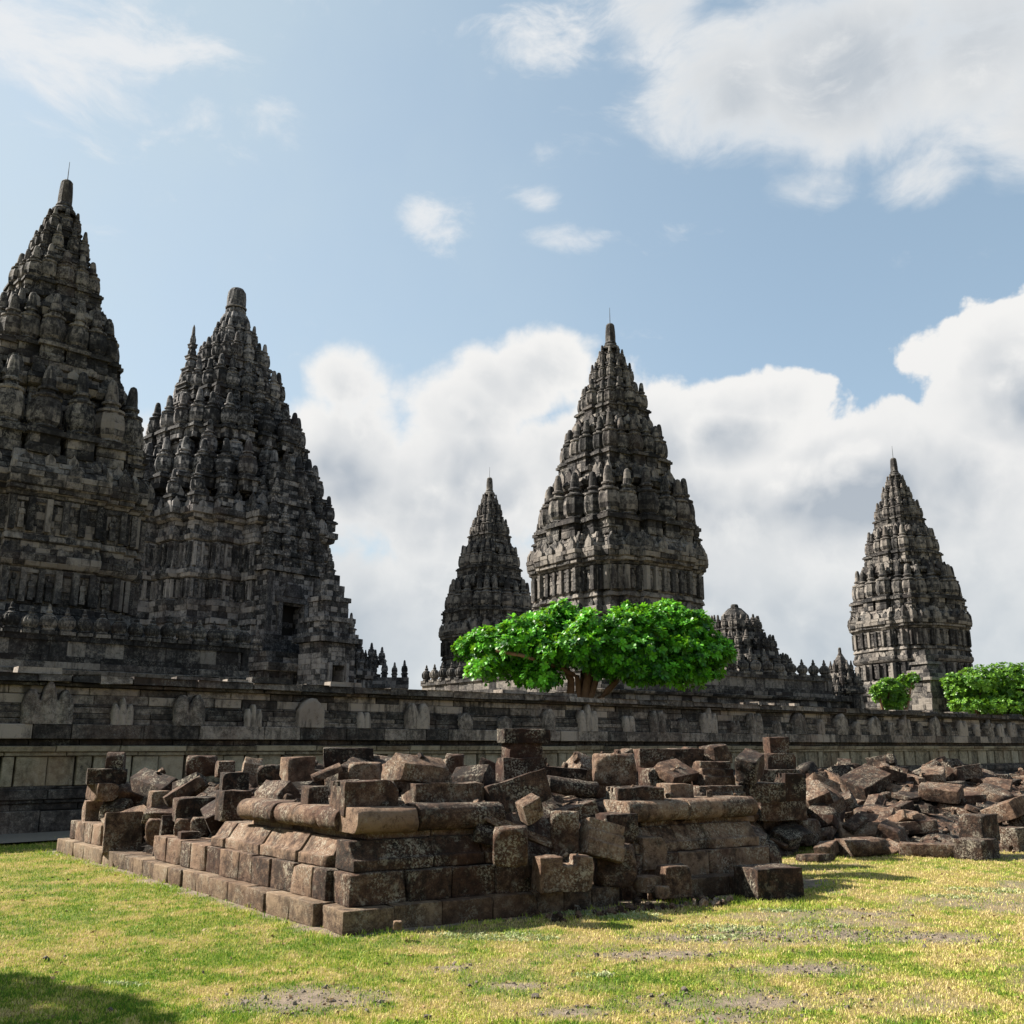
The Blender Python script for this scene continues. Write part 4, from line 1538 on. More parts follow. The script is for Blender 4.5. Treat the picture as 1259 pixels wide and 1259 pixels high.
def balustrade(label, x, y, phi, length, z_top, fin_h, seed, spacing=.8, mat=M_tower, fins=FIN, group=None, steps=0.0, cat='balustrade'):
    """Stretch of gallery wall running along local x, with a row of finials."""
    rnd = random.Random(seed)
    root = empty('balustrade', (x, y, COURT), phi, label=label, cat=cat, group=group)
    mb = MB()
    for (z0, z1, dd) in ((0, z_top * .2, .55), (z_top * .2, z_top * .8, .4), (z_top * .8, z_top, .6)):
        for (a, b) in (((0, -dd), (length, -dd)), ((length, -dd), (length, dd)), ((length, dd), (0, dd)), ((0, dd), (0, -dd))):
            face_blocks(mb, a, b, a, b, z0, z1, rnd, .3, .6, .05, (.1, .9))
        mb.quad((0, -dd, z1), (length, -dd, z1), (length, dd, z1), (0, dd, z1), .4)
    mb.build('gallery_wall', mat, root)
    n = max(2, int(length / spacing))
    for i in range(n):
        place_fin(root, fins, .35 + (length - .7) * i / (n - 1), -.1, z_top - .02, fin_h * rnd.uniform(.9, 1.1) * (1 - steps * i / n), rnd, .95)
    return root


def hz(y, d):
    return EYE + d * elev(y) - COURT


p = axis_of(433, 771, 84)
shrine('small dark pointed shrine just right of the doorway of the great temple', p[0], p[1], math.radians(50), 1.55, hz(826, 84), hz(771, 84), 61, 3, M_shiva, FIN_S, PIN_S, nfin=3)
p = at(455, 830, 88)
balustrade('low finial-topped wall ending in open sky beside the small dark shrine', p.x, p.y, math.radians(8), 3.4, hz(833, 88), 1.5, 62, .75, M_shiva, FIN_S)
p = axis_of(903, 745, 60)
shrine('low stepped shrine with a blunt roof, right of the wide tree', p[0], p[1], math.radians(35), 2.7, hz(832, 60), hz(743, 60), 63, 3, nfin=5, hpk=.07, slim=.80)
p = at(915, 840, 59)
balustrade('block-shaped gallery wall with tall finials beside the blunt-roofed shrine', p.x, p.y, math.radians(20), 3.5, hz(834, 59), 1.9, 64, .72, M_tower, FIN, None, .2)
p = axis_of(1032, 795, 62)
shrine('tiny shrine with a stacked spike in front of the lone right tower', p[0], p[1], math.radians(27), 1.0, hz(848, 62), hz(796, 62), 65, 2, nfin=3)
p = at(985, 852, 60)
balustrade('low wall with small finials between the blunt shrine and the tiny shrine', p.x, p.y, math.radians(24), 4.6, hz(855, 60), 1.0, 66, .48)
# square gate pier beside the bushes
p = at(1143, 872, 56)
pier = empty('gate_pier', (p.x, p.y, COURT), math.radians(30), label='squat square stone pier with stepped cap between two bright bushes', cat='pier')
rp = random.Random(9)
mb = MB()
zt_ = hz(838, 56)
for (z0, z1, s) in ((0, zt_ * .3, 1.0), (zt_ * .3, zt_, .92), (zt_, zt_ + .18, 1.06), (zt_ + .18, zt_ + .42, .98), (zt_ + .42, zt_ + .62, .72)):
    for q in range(4):
        c = [(s, -s), (s, s), (-s, s), (-s, -s)]
        face_blocks(mb, c[q], c[(q + 1) % 4], c[q], c[(q + 1) % 4], z0, z1, rp, .3, .5, .04, (.2, .9))
    mb.quad(*[(x, y, z1) for x, y in ((s, -s), (s, s), (-s, s), (-s, -s))], .5)
mb.build('shaft', M_tower, pier)
mb = MB()
for (z0, z1, s) in ((zt_ + .62, zt_ + .95, .55), (zt_ + .95, zt_ + 1.1, .62), (zt_ + 1.1, zt_ + 1.45, .38), (zt_ + 1.45, zt_ + 1.75, .2)):
    mb.box((0, 0, z0), (2 * s, 2 * s, z1 - z0), rp.uniform(-.05, .05), rp.uniform(.2, .8), .92)
mb.build('cap', M_tower, pier)


# ------------------------------------------------------------------ trees
def tube(mb, pts, radii, seg=10, tone=.5):
    i0 = len(mb.v)
    n = len(pts)
    for j, (p, r) in enumerate(zip(pts, radii)):
        d = (pts[min(j + 1, n - 1)] - pts[max(j - 1, 0)]).normalized()
        a = d.orthogonal().normalized()
        b = d.cross(a)
        for k in range(seg):
            an = 2 * math.pi * k / seg
            q = p + (a * math.cos(an) + b * math.sin(an)) * r * (1 + .12 * mnoise.noise(p * 3 + Vector((k, j, 0))))
            mb.v.append(tuple(q))
    for j in range(n - 1):
        for k in range(seg):
            mb.f.append((i0 + j * seg + k, i0 + j * seg + (k + 1) % seg, i0 + (j + 1) * seg + (k + 1) % seg, i0 + (j + 1) * seg + k))
            mb.t.append(tone)


def rosette(V, Fc, T, c, axis, size, rnd, nleaf, tone):
    axis = axis.normalized()
    a = axis.orthogonal().normalized()
    b = axis.cross(a)
    rot = rnd.uniform(0, 6.28)
    for k in range(nleaf):
        an = rot + k * 2.399
        up = .15 + .95 * (k / nleaf)
        d = (a * math.cos(an) + b * math.sin(an) + axis * up).normalized()
        side = d.cross(axis)
        if side.length < 1e-3:
            side = a
        side.normalize()
        L = size * rnd.uniform(.7, 1.1)
        wd_ = L * rnd.uniform(.17, .22)
        nrm = side.cross(d)
        dr = -Vector((0, 0, 1)) * L * .12
        i = len(V)
        V += [c, c + d * L * .5 + side * wd_ + nrm * .02 * L, c + d * L * .5 - side * wd_ + nrm * .02 * L, c + d * L * .82 + side * wd_ * 1.05 + dr * .5, c + d * L * .82 - side * wd_ * 1.05 + dr * .5, c + d * L + dr]
        Fc += [(i, i + 1, i + 2), (i + 1, i + 3, i + 4, i + 2), (i + 3, i + 5, i + 4)]
        tn = max(0, min(1, tone + rnd.uniform(-.22, .22) + .25 * (k / nleaf - .5)))
        T += [tn] * 3


def crown(name, parent, clumps, count, size, mat, seed, nleaf=9, inner=.25):
    rnd = random.Random(seed)
    V, Fc, T = [], [], []
    wts = [c[3] * c[4] + c[3] * c[5] for c in clumps]
    for _ in range(count):
        c = rnd.choices(clumps, wts)[0]
        while True:
            d = Vector((rnd.gauss(0, 1), rnd.gauss(0, 1), rnd.gauss(0, 1))).normalized()
            if d.z > -.55 or rnd.random() < .3:
                break
        r = 1 - inner * rnd.random() ** 1.5
        p = Vector((c[0] + d.x * c[3] * r, c[1] + d.y * c[4] * r, c[2] + d.z * c[5] * r))
        n = Vector((d.x / c[3], d.y / c[4], d.z / c[5])).normalized()
        ax = (n + Vector((0, 0, .55)) + Vector((rnd.uniform(-.4, .4), rnd.uniform(-.4, .4), rnd.uniform(-.2, .3)))).normalized()
        rosette(V, Fc, T, p, ax, size * rnd.uniform(.75, 1.2), rnd, nleaf, rnd.choice((.10, .35, .6, .95)))
    me = bpy.data.meshes.new(name)
    me.from_pydata([tuple(v) for v in V], [], Fc)
    a_ = me.attributes.new('tone', 'FLOAT', 'FACE')
    a_.data.foreach_set('value', np.asarray(T, dtype=np.float32))
    me.materials.append(mat)
    return link(name, me, parent)


TD = 33.0
tb = at(716, 850, TD)
tree = empty('tree', (tb.x, tb.y, COURT), 0, label='broad low tree with glossy bright green leaves and forked brown trunk behind the wall', cat='tree')
mb = MB()
K = TD / F * 1.0


def tp(px, py, dy=0.0):
    q = at(px, py, TD + dy)
    return Vector((q.x - tb.x, q.y - tb.y, q.z - COURT))


zb_ = Vector((0, 0, 0))
for base, path, r0, r1 in (
        ((0, 0), [(722, 838, 0), (724, 822, .1), (735, 800, .3), (760, 775, .6)], .15, .06),
        ((-.42, .1), [(702, 836, 0), (692, 815, -.2), (680, 795, -.4), (655, 775, -.3)], .15, .05),
        ((.1, 0), [(735, 832, .1), (765, 826, .2), (800, 818, -.3), (840, 800, -.5)], .12, .05),
        ((.05, .1), [(728, 830, .4), (735, 800, .9), (745, 770, 1.4)], .11, .05),
        ((-.1, .1), [(710, 832, -.1), (690, 822, -1.0), (640, 805, -1.2), (610, 800, -1.0)], .10, .05),
        ((.25, 0), [(765, 830, .1), (800, 834, .4), (830, 830, .6), (860, 815, .5)], .12, .04),
        ((0, .1), [(716, 825, .6), (725, 795, -.8), (740, 775, -1.3)], .10, .04)):
    pts = [Vector((base[0], base[1], -.05))] + [tp(*q) for q in path]
    # smooth the path
    fine_pts, rad = [], []
    for i in range(len(pts) - 1):
        for s_ in range(4):
            fine_pts.append(pts[i].lerp(pts[i + 1], s_ / 4) + mnoise.noise_vector(pts[i] * 2 + Vector((s_, 0, 0))) * .03)
    fine_pts.append(pts[-1])
    n = len(fine_pts)
    tube(mb, fine_pts, [r0 + (r1 - r0) * i / (n - 1) for i in range(n)])
mb.build('trunk', M_bark, tree, True)
big = []
for (px, py, rx, ry, dy) in ((600, 797, 34, 26, 0), (575, 800, 14, 14, .2), (640, 787, 46, 30, -.4), (640, 812, 40, 20, .3), (690, 778, 52, 32, .3), (700, 805, 55, 22, -.9), (745, 775, 55, 30, -.5), (800, 772, 56, 30, .2),
                             (790, 800, 60, 28, -.8), (845, 778, 44, 28, .2), (855, 808, 42, 28, -.2), (880, 800, 20, 24, .1), (660, 765, 30, 18, .6), (600, 822, 34, 18, -.5), (655, 830, 34, 16, -.2), (750, 806, 44, 18, 1.0), (780, 822, 50, 18, -.6), (835, 826, 48, 20, .3), (868, 826, 24, 16, -.2), (808, 828, 40, 14, -.9), (668, 834, 26, 12, -.8), (760, 822, 34, 12, -.7), (715, 792, 40, 16, -1.0), (640, 800, 60, 34, .9), (825, 752, 22, 12, .4), (770, 758, 24, 13, .5), (690, 755, 20, 11, .1)):
    c = tp(px, py, dy)
    big.append((c.x, c.y, c.z, rx * K, min(rx * K, 1.3) * 1.0, ry * K))
rt = random.Random(6)
cl = []
for (x, y, z, a, b, c) in big:
    for _ in range(max(4, int(a * b * 9))):
        d = Vector((rt.gauss(0, 1), rt.gauss(0, 1), rt.gauss(0, 1) + .25)).normalized()
        q = rt.uniform(.78, 1.0)
        r_ = rt.uniform(.30, .55)
        cl.append((x + d.x * (a - r_ * .7) * q, y + d.y * max(.1, b - r_ * .7) * q, z + d.z * max(.1, c - r_ * .7) * q, r_, r_, r_ * .85))
for (x, y, z, a, b, c) in big:
    cl.append((x, y, z, a * .76, b * .76, c * .74))
crown('crown', tree, cl, 9500, .19, M_leaf, 41, 9, .5)


def bush(label, px, py, d, blobs, count, size, seed, group=None):
    b = at(px, py, d)
    root = empty('bush', (b.x, b.y, COURT), 0, label=label, cat='bush', group=group)
    rnd = random.Random(seed)
    mb = MB()
    cl = []
    for (qx, qy, rx, ry, dy) in blobs:
        c = at(qx, qy, d + dy)
        k_ = d / F
        cc = Vector((c.x - b.x, c.y - b.y, c.z - COURT))
        cl.append((cc.x, cc.y, cc.z, rx * k_, rx * k_ * .8, ry * k_))
        mid = Vector((cc.x * .6 + rnd.uniform(-.2, .2), cc.y * .6, cc.z * .45))
        tube(mb, [Vector((cc.x * .35, cc.y * .3, -.05)), mid, cc], [.11, .08, .03], 8)
    mb.build('trunk', M_bark, root, True)
    crown('crown', root, cl, count, size, M_leaf2, seed, 8, .4)
    return root


bush('small loose bright green bush just left of the square pier', 1098, 868, 53, [(1093, 848, 16, 13, 0), (1112, 841, 9, 10, .3), (1080, 852, 9, 9, -.2), (1108, 858, 9, 9, .1), (1098, 866, 14, 9, .1), (1122, 834, 6, 6, 0)], 620, .20, 43)
bush('long dense rounded hedge-like bush at the right end of the wall top', 1215, 876, 54, [(1172, 838, 12, 10, 0), (1195, 868, 26, 10, -.6), (1235, 868, 34, 12, -.7), (1275, 868, 32, 12, -.6), (1180, 846, 18, 15, 0), (1205, 838, 28, 19, -.3), (1235, 834, 30, 18, .1), (1262, 835, 32, 19, 0), (1300, 838, 30, 20, .3), (1190, 854, 26, 13, .4), (1225, 852, 34, 14, .6), (1265, 852, 34, 14, -.5)], 3800, .19, 44)


# ------------------------------------------------------------------ the ruined platform in front
plat = empty('ruined_platform', P0, 0, label='collapsed stone platform with stepped moulded base and one sharp near corner', cat='ruin')
PI_, LF = Vector((0, 0, 0)), -PB        # the corner; direction along the left face towards it
rl = random.Random(17)


def lens(total, lo, hi):
    out_, s_ = [], 0.0
    while s_ < total - 1e-6:
        ln = rl.uniform(lo, hi)
        if total - s_ - ln < lo * .7:
            ln = total - s_
        out_.append(ln)
        s_ += ln
    return out_


def rel(v):
    return Vector((v.x, v.y, 0))


mb = MB()
course(mb, rel(PA * .0), PA, [.52, .50, .55, .52, .30, .36, .36], 0 - .03, .48, .205, 'block', 1, tones=(.3, .6))
mb.build('plinth_course', M_plinth, plat, True)
mb = MB()
course(mb, rel(PA * 3.75), PA, [.45, .5, .52, .45], -.03, .45, .20, 'block', 2, tones=(.2, .5))
mb.build('plinth_course', M_plinth, plat, True)
mb = MB()
course(mb, rel(PB * 9.15), LF, lens(8.62, .36, .52), -.03, .45, .205, 'block', 3, tones=(.4, .85))
mb.build('plinth_course', M_plinth, plat, True)
mb = MB()
course(mb, rel(PA * .15 + PB * .16), PA, [.60, .46, .50, .40, .34], .175, .42, .285, 'block', 4, tones=(.2, .6))
mb.build('base_course', M_rubble, plat, True)
mb = MB()
course(mb, rel(PA * 3.55 + PB * .22), PA, [.62, .46, .42, .55], .16, .42, .275, 'block', 5, tones=(.4, .8))
mb.build('base_course', M_rubble, plat, True)
mb = MB()
course(mb, rel(PA * .15 + PB * 9.0), LF, [.30, .46, .40, .42], .175, .42, .285, 'block', 18, tones=(.4, .9))
mb.build('base_course', M_rubble, plat, True)
mb = MB()
course(mb, rel(PA * .15 + PB * 5.27), LF, lens(4.68, .30, .52), .175, .42, .285, 'block', 6, tones=(.3, .9))
mb.build('base_course', M_rubble, plat, True)
mb = MB()
course(mb, rel(PA * .22 + PB * .24), PA, [.86, .56, .50], .46, .46, .27, 'chamfer', 7, tones=(.30, .75))
mb.build('sloping_course', M_rubble, plat, True)
mb = MB()
course(mb, rel(PA * 3.62 + PB * .30), PA, [.30, .36, .46, .48, .34], .435, .46, .27, 'chamfer', 8, tones=(.45, .85))
mb.build('sloping_course', M_rubble, plat, True)
mb = MB()
course(mb, rel(PA * .22 + PB * 3.55), LF, lens(2.85, .36, .50), .46, .46, .27, 'chamfer', 9, tones=(.4, .75))
mb.build('sloping_course', M_rubble, plat, True)
mb = MB()
course(mb, rel(PA * .46 + PB * .46), PA, [.7, .6, .4], .725, .5, .06, 'block', 10, tones=(.4, .9))
mb.build('fillet_course', M_rubble, plat, True)
mb = MB()
course(mb, rel(PA * .46 + PB * 3.1), LF, lens(2.3, .4, .6), .725, .5, .06, 'block', 11, tones=(.5, .9))
mb.build('fillet_course', M_rubble, plat, True)
mb = MB()
course(mb, rel(PA * 3.9 + PB * .5), PA, [.6, .7, .5], .70, .5, .06, 'block', 12, tones=(.4, .8))
mb.build('fillet_course', M_rubble, plat, True)
mb = MB()
course(mb, rel(PA * .26 + PB * .26), PA, [.66], .785, .50, .245, 'torus', 13, tones=(.70, .8))
mb.build('rounded_course', M_rubble, plat, True)
mb = MB()
course(mb, rel(PA * .95 + PB * .30), PA, [.98], .785, .55, .26, 'torus', 14, tones=(.25, .35))
mb.build('rounded_course', M_rubble, plat, True)
mb = MB()
course(mb, rel(PA * .26 + PB * 3.0), LF, [.42, .5, .44, .52, .42], .785, .50, .225, 'torus', 15, tones=(.35, .7))
mb.build('rounded_course', M_rubble, plat, True)
mb = MB()
course(mb, rel(PA * 3.55 + PB * .30), PA, [.28, .62, .52, .60], .765, .5, .235, 'torus', 16, tones=(.4, .85))
mb.build('rounded_course', M_rubble, plat, True)

# heights of everything already standing, for laying loose stones on top
HX0, HY0, HR = -9.0, 8.0, 0.06
HNX, HNY = int(25 / HR), int(26 / HR)
HX, HY = np.meshgrid(HX0 + (np.arange(HNX) + .5) * HR, HY0 + (np.arange(HNY) + .5) * HR)
HM = gz(HX, HY)


def smooth01(x):
    x = np.clip(x, 0, 1)
    return x * x * (3 - 2 * x)


def core_height(x, y):
    a, b = plat_coords(x, y)
    ed = np.minimum(np.minimum(a - .35, 5.55 - a), np.minimum(b - .35, 8.9 - b))
    h = .35 + .62 * smooth01(ed / .8)
    h = h * np.where(ed > -0.05, 1, 0)
    gap = np.exp(-((a - 2.9) / .62) ** 2) * smooth01((1.5 - b) / 1.3)
    left = smooth01((b - 4.0) / 1.5) * smooth01((1.6 - a) / 1.2) * smooth01((7.6 - b) / .5)
    h = h * (1 - .75 * gap) * (1 - .35 * left)
    h = h * (1 + .22 * (fbm(x, y, 1.1, 3) - .5)) + .05 * (fbm(x, y, 5.0, 3) - .5)
    return h


C2 = Vector((6.76, 15.25, 0))
A2 = Vector((math.cos(math.radians(40)), math.sin(math.radians(40)), 0))
B2 = Vector((math.cos(math.radians(117)), math.sin(math.radians(117)), 0))


def heap_coords(x, y):
    dx, dy = x - C2.x, y - C2.y
    det = A2.x * B2.y - A2.y * B2.x
    return (dx * B2.y - dy * B2.x) / det, (A2.x * dy - A2.y * dx) / det


def heap_height(x, y):
    a, b = heap_coords(x, y)
    ed = np.minimum(np.minimum(a, 11.5 - a), np.minimum(b, 8.2 - b))
    h = .08 + .20 * smooth01(ed / .9) + .56 * smooth01((np.minimum(a * .8 + .6, b) - .8) / 3.4) * smooth01(ed / 1.5)
    h = h * (1 + .5 * (fbm(x + 9, y, .8, 3) - .5))
    return np.where(ed > 0, h, 0)


def mid_height(x, y):
    q = np.sqrt(((x - 2.9) / 2.1) ** 2 + ((y - 17.4) / 3.0) ** 2)
    return 1.05 * smooth01((1 - q) / .75) * (1 + .4 * (fbm(x, y + 5, .9, 3) - .5))


def fill_mesh(name, fn, x0, x1, y0, y1, mat, parent=None, off=(0, 0, 0), step=.10, **kw):
    xs, ys = np.arange(x0, x1, step), np.arange(y0, y1, step)
    X, Y = np.meshgrid(xs, ys)
    Z = fn(X, Y)
    rr = np.random.default_rng(3)
    Zj = Z + (rr.random(Z.shape) - .5) * .07 * (Z > .02)
    mb_ = MB()
    idx = {}
    for j in range(len(ys) - 1):
        for i in range(len(xs) - 1):
            if max(Z[j, i], Z[j, i + 1], Z[j + 1, i], Z[j + 1, i + 1]) < .03:
                continue
            f = []
            for (jj, i2) in ((j, i), (j, i + 1), (j + 1, i + 1), (j + 1, i)):
                if (jj, i2) not in idx:
                    idx[(jj, i2)] = len(mb_.v)
                    zz_ = Zj[jj, i2] if Z[jj, i2] > .02 else -.1
                    mb_.v.append((X[jj, i2] - off[0], Y[jj, i2] - off[1], zz_))
                f.append(idx[(jj, i2)])
            mb_.f.append(tuple(f))
            mb_.t.append(rl.uniform(.1, .6))
    return mb_.build(name, mat, parent, False, **kw)


fill_mesh('earth_fill', core_height, -8.5, 5.5, 9.0, 21.5, M_rubble, plat, (P0.x, P0.y, 0))
fill_mesh('rubble', lambda x, y: np.maximum(heap_height(x, y) - .08, mid_height(x, y) - .08), 0.5, 16, 14, 31, M_rubble, kind='stuff')
HM = np.maximum(HM, core_height(HX, HY))
HM = np.maximum(HM, np.maximum(heap_height(HX, HY), mid_height(HX, HY)) - .05)
# the standing courses
pa_, pb_ = plat_coords(HX, HY)
front = (pb_ > .3) & (pb_ < .75)
lef = (pa_ > .3) & (pa_ < .75)
HM = np.where(front & (((pa_ > .26) & (pa_ < 1.95)) | ((pa_ > 3.6) & (pa_ < 5.55))), np.maximum(HM, 1.02), HM)
HM = np.where(lef & (pb_ > .2) & (pb_ < 3.0), np.maximum(HM, 1.01), HM)
HM = np.where((pa_ > .2) & (pa_ < .6) & (pb_ > 3.0) & (pb_ < 5.4), np.maximum(HM, .46), HM)

STONES = []     # (object, kind, size, tone, tilt, place)
KW = {'block': 'squared block', 'slab': 'flat slab', 'torus': 'round-edged moulding', 'stepped': 'step-moulded stone', 'chamfer': 'slant-faced stone', 'arch': 'half-round stone',
      'rough': 'rough broken lump', 'groove': 'grooved block', 'wedge': 'wedge-shaped stone', 'notch': 'block with a square notch'}


def stone_obj(kind, L, W, H, pos, rot, tone, seed, res=.09, chips=3, rough=1.0, label=None, group=None, smooth=True):
    bm = stone_bm(kind, L, W, H, seed, res, chips, rough)
    me_ = bm_mesh(bm, 'fallen_stone', M_rubble, tone)
    o = link('fallen_stone', me_, None, label=label, cat='stone block', group=group)
    o.location = pos
    o.rotation_euler = rot
    return o


def raise_map(pos, L, W, H, yaw):
    ca, sa = math.cos(yaw), math.sin(yaw)
    dx, dy = HX - pos[0], HY - pos[1]
    u, v_ = dx * ca + dy * sa, -dx * sa + dy * ca
    m = (np.abs(u) < L / 2) & (np.abs(v_) < W / 2)
    HM[m] = np.maximum(HM[m], pos[2] + H)


G1 = 'loose stones on and around the ruined platform'
G2 = 'fallen stones of the right-hand rubble heap'
G3 = 'fallen stones heaped behind the platform'


def px_stone(kind, x0, x1, y0, y1, d, yaw, label, ratio=.6, hf=.88, tx=0.0, ty=0.0, tone=.45, res=.07, chips=3, rough=1.0, group=G1):
    seed = len(STONES) * 7 + 13
    k = d / F / ray(0, (y0 + y1) / 2).y
    wpx, hpx = (x1 - x0) * k, (y1 - y0) * k
    yr = math.radians(yaw)
    txr, tyr = math.radians(tx), math.radians(ty)
    H = hpx * hf
    L = wpx / (abs(math.cos(yr)) + ratio * abs(math.sin(yr)))
    if ty:      # leaning along its length
        c_, s_ = abs(math.cos(tyr)), abs(math.sin(tyr))
        for _ in range(20):
            Wd = (L * c_ + H * s_) * abs(math.cos(yr)) + L * ratio * abs(math.sin(yr))
            Hd = L * s_ + H * c_
            L *= (wpx / Wd) ** .6
            H *= (hpx * hf / Hd) ** .6
            H = max(H, .09)
            L = max(L, .12)
    W = L * ratio
    if abs(tx) > 1:
        H = max(.10, (hpx * hf - W * abs(math.sin(txr))) / abs(math.cos(txr)))
    p = at((x0 + x1) / 2, y1, d)
    lift = L / 2 * abs(math.sin(tyr)) + W / 2 * abs(math.sin(txr))
    o = stone_obj(kind, L, W, H, (p.x, p.y, p.z + lift), (txr, tyr, yr), tone, seed, res, chips, rough, label, group)
    STONES.append((o, kind, L * W * H, tone, max(abs(tx), abs(ty)), 'manual'))
    raise_map((p.x, p.y, p.z + lift), L * .8, W * .8, H, yr)
    return o


S_ = px_stone
# --- on the near corner and front of the platform
S_('block', 494, 595, 962, 990, 10.75, 30, 'long lichen-grey block lying on the big rounded course right of the near corner', .45, .95, tone=.55)
S_('wedge', 466, 553, 922, 966, 10.85, 38, 'largest grey ridged block crowning the platform above its near corner', .8, .90, 0, 6, tone=.62)
S_('groove', 403, 490, 958, 1001, 10.2, 30, 'brown-ended block with grooved top, directly on the pale rounded corner stone', .8, .92, tone=.42)
S_('block', 368, 404, 965, 994, 10.85, 35, 'small dark brown block wedged between two larger blocks above the left face', .9, .92, tone=.3)
S_('wedge', 306, 372, 958, 993, 11.9, 128, 'long blunt-nosed brown stone lying along the left face above the rounded course', .45, .92, tone=.45)
S_('arch', 382, 424, 931, 962, 11.9, 20, 'half-round drum-like stone tipped to the left on the pile', .55, .75, 0, -22, tone=.5)
S_('slab', 396, 460, 919, 943, 13.0, 10, 'black squared slab standing behind the drum-like stone', .4, .95, tone=.08)
S_('block', 343, 387, 929, 961, 12.6, 35, 'pale lichen-spotted cube on the platform left of the drum-like stone', .8, .92, tone=.7)
S_('rough', 430, 468, 938, 960, 12.0, 0, 'ragged pile of pale broken stone between the drum stone and the ridged block', .8, 1, tone=.6)
S_('rough', 548, 570, 928, 958, 11.9, 0, 'pitted brown lump standing just right of the ridged crowning block', .9, 1, tone=.3)
S_('wedge', 553, 611, 938, 971, 11.3, 150, 'dark brown rounded block right of the pitted lump', .6, .95, 0, 5, tone=.2)
S_('block', 609, 672, 931, 962, 12.6, 20, 'wide blackish block at the bottom of the three-stone stack', .6, .95, tone=.12)
S_('block', 616, 668, 912, 933, 12.7, 24, 'middle brown-cornered block of the three-stone stack', .6, .95, tone=.25)
S_('slab', 611, 677, 896, 914, 12.7, 15, 'topmost dark slab of the three-stone stack with a pale left end', .55, .95, tone=.15)
S_('block', 645, 720, 940, 958, 13.2, 8, 'thin dark slab lying right of the three-stone stack', .6, .95, 0, 4, tone=.2)
S_('torus', 590, 684, 958, 1008, 11.0, 205, 'long rounded dark moulding slumped over the collapsed gap', .55, .85, 8, 14, tone=.3)
S_('block', 636, 674, 977, 1015, 10.4, 25, 'small grey cube tipped on its corner in the collapsed gap', .8, .8, 14, -24, tone=.5)
S_('stepped', 582, 680, 994, 1043, 10.6, 20, 'long pale moulding sloping down to the right across the gap', .4, .8, 0, 22, tone=.6)
S_('rough', 607, 648, 1018, 1064, 9.95, 0, 'round pitted brown stone standing on the base course at the gap', .8, 1, tone=.45)
S_('wedge', 578, 618, 1012, 1040, 10.4, 10, 'dark broken stone behind the round pitted stone', .8, .95, 0, 10, tone=.18)
S_('torus', 664, 736, 951, 982, 12.0, 15, 'dark double-rolled moulding lying behind the porous block', .55, .9, 0, 8, tone=.2)
S_('block', 680, 738, 976, 1012, 11.0, 20, 'porous purplish block propped on its lower edge in the gap', .6, .75, 0, -14, tone=.35)
S_('stepped', 703, 770, 1010, 1064, 10.75, 22, 'large pale step-moulded block leaning to the right in the gap', .65, .86, -6, 16, tone=.72, res=.06)
S_('rough', 677, 712, 1000, 1056, 10.75, 0, 'jagged brown and white stone left of the leaning step-moulded block', .8, 1, tone=.5)
S_('notch', 654, 729, 1052, 1094, 10.3, 14, 'pale block with a square notch in its top, resting at the foot of the gap', .55, .95, tone=.62, res=.06)
S_('block', 640, 660, 1050, 1078, 10.5, 20, 'small grey block squeezed left of the notched block', .9, .95, tone=.4)
S_('rough', 727, 783, 1040, 1088, 11.0, 10, 'rounded weathered block right of the notched block', .8, 1, tone=.5)
S_('block', 780, 820, 1029, 1068, 11.5, 25, 'white-lichened block set against the right stretch of sloping stones', .7, .95, tone=.75)
S_('block', 806, 850, 1064, 1102, 11.1, 22, 'square grey block standing on the soil before the right base course', .8, .95, tone=.5)
S_('slab', 777, 815, 1076, 1096, 11.0, 40, 'low pale slab half sunk in the soil beside the square grey block', .9, .9, tone=.75)
S_('rough', 806, 822, 1090, 1104, 10.8, 0, 'small pale broken stone at the foot of the square grey block', .9, 1, tone=.7)
S_('groove', 748, 816, 966, 1004, 11.9, 14, 'dark grooved block jutting above the right rounded course', .7, .92, tone=.22)
S_('block', 808, 853, 963, 996, 12.4, 30, 'bright tan porous block right of the grooved block', .8, .95, tone=.72)
S_('stepped', 850, 920, 966, 993, 12.9, 22, 'long flat stone behind the right rounded course', .5, .95, tone=.4)
S_('block', 733, 785, 1000, 1035, 11.4, 20, 'dark lichen-flecked block under the grooved block', .7, .95, tone=.25)
S_('slab', 733, 782, 913, 946, 13.3, 25, 'light-topped slab tipped up steeply on the pile behind the gap', .6, .6, 0, -24, tone=.5)
S_('rough', 730, 780, 928, 966, 12.8, 0, 'rough lichen-covered stone below the tipped-up slab', .8, 1, tone=.55)
S_('block', 776, 864, 920, 948, 14.6, 12, 'long thick block lying level on the heap behind the platform', .45, .95, tone=.4, group=G3)
S_('block', 860, 902, 913, 942, 14.8, 38, 'brown-faced cube at the right end of the long level block', .8, .92, 0, -6, tone=.38, group=G3)
S_('block', 897, 945, 926, 966, 13.6, 62, 'dark slab-like block leaning left on the heap, with a brown end', .5, .85, 12, -14, tone=.2, group=G3)
S_('stepped', 853, 903, 934, 966, 13.6, 20, 'step-cut stone left of the dark leaning slab-like block', .7, .9, tone=.45, group=G3)
S_('block', 910, 965, 962, 986, 13.7, 15, 'flat dark block beneath the dark leaning slab-like block', .6, .95, tone=.3, group=G3)
S_('block', 786, 850, 944, 966, 13.6, 20, 'dark low block under the long level block', .6, .95, tone=.22, group=G3)
# --- the free block in front
S_('block', 906, 986, 1063, 1108, 11.5, 22, 'large brown cut block standing alone on the grass right of the platform', .75, .90, tone=.26, res=.05, chips=2, rough=.7)
S_('wedge', 938, 962, 1040, 1078, 12.7, 35, 'slanted broken stone closing the far right corner of the platform', .8, .95, tone=.35)
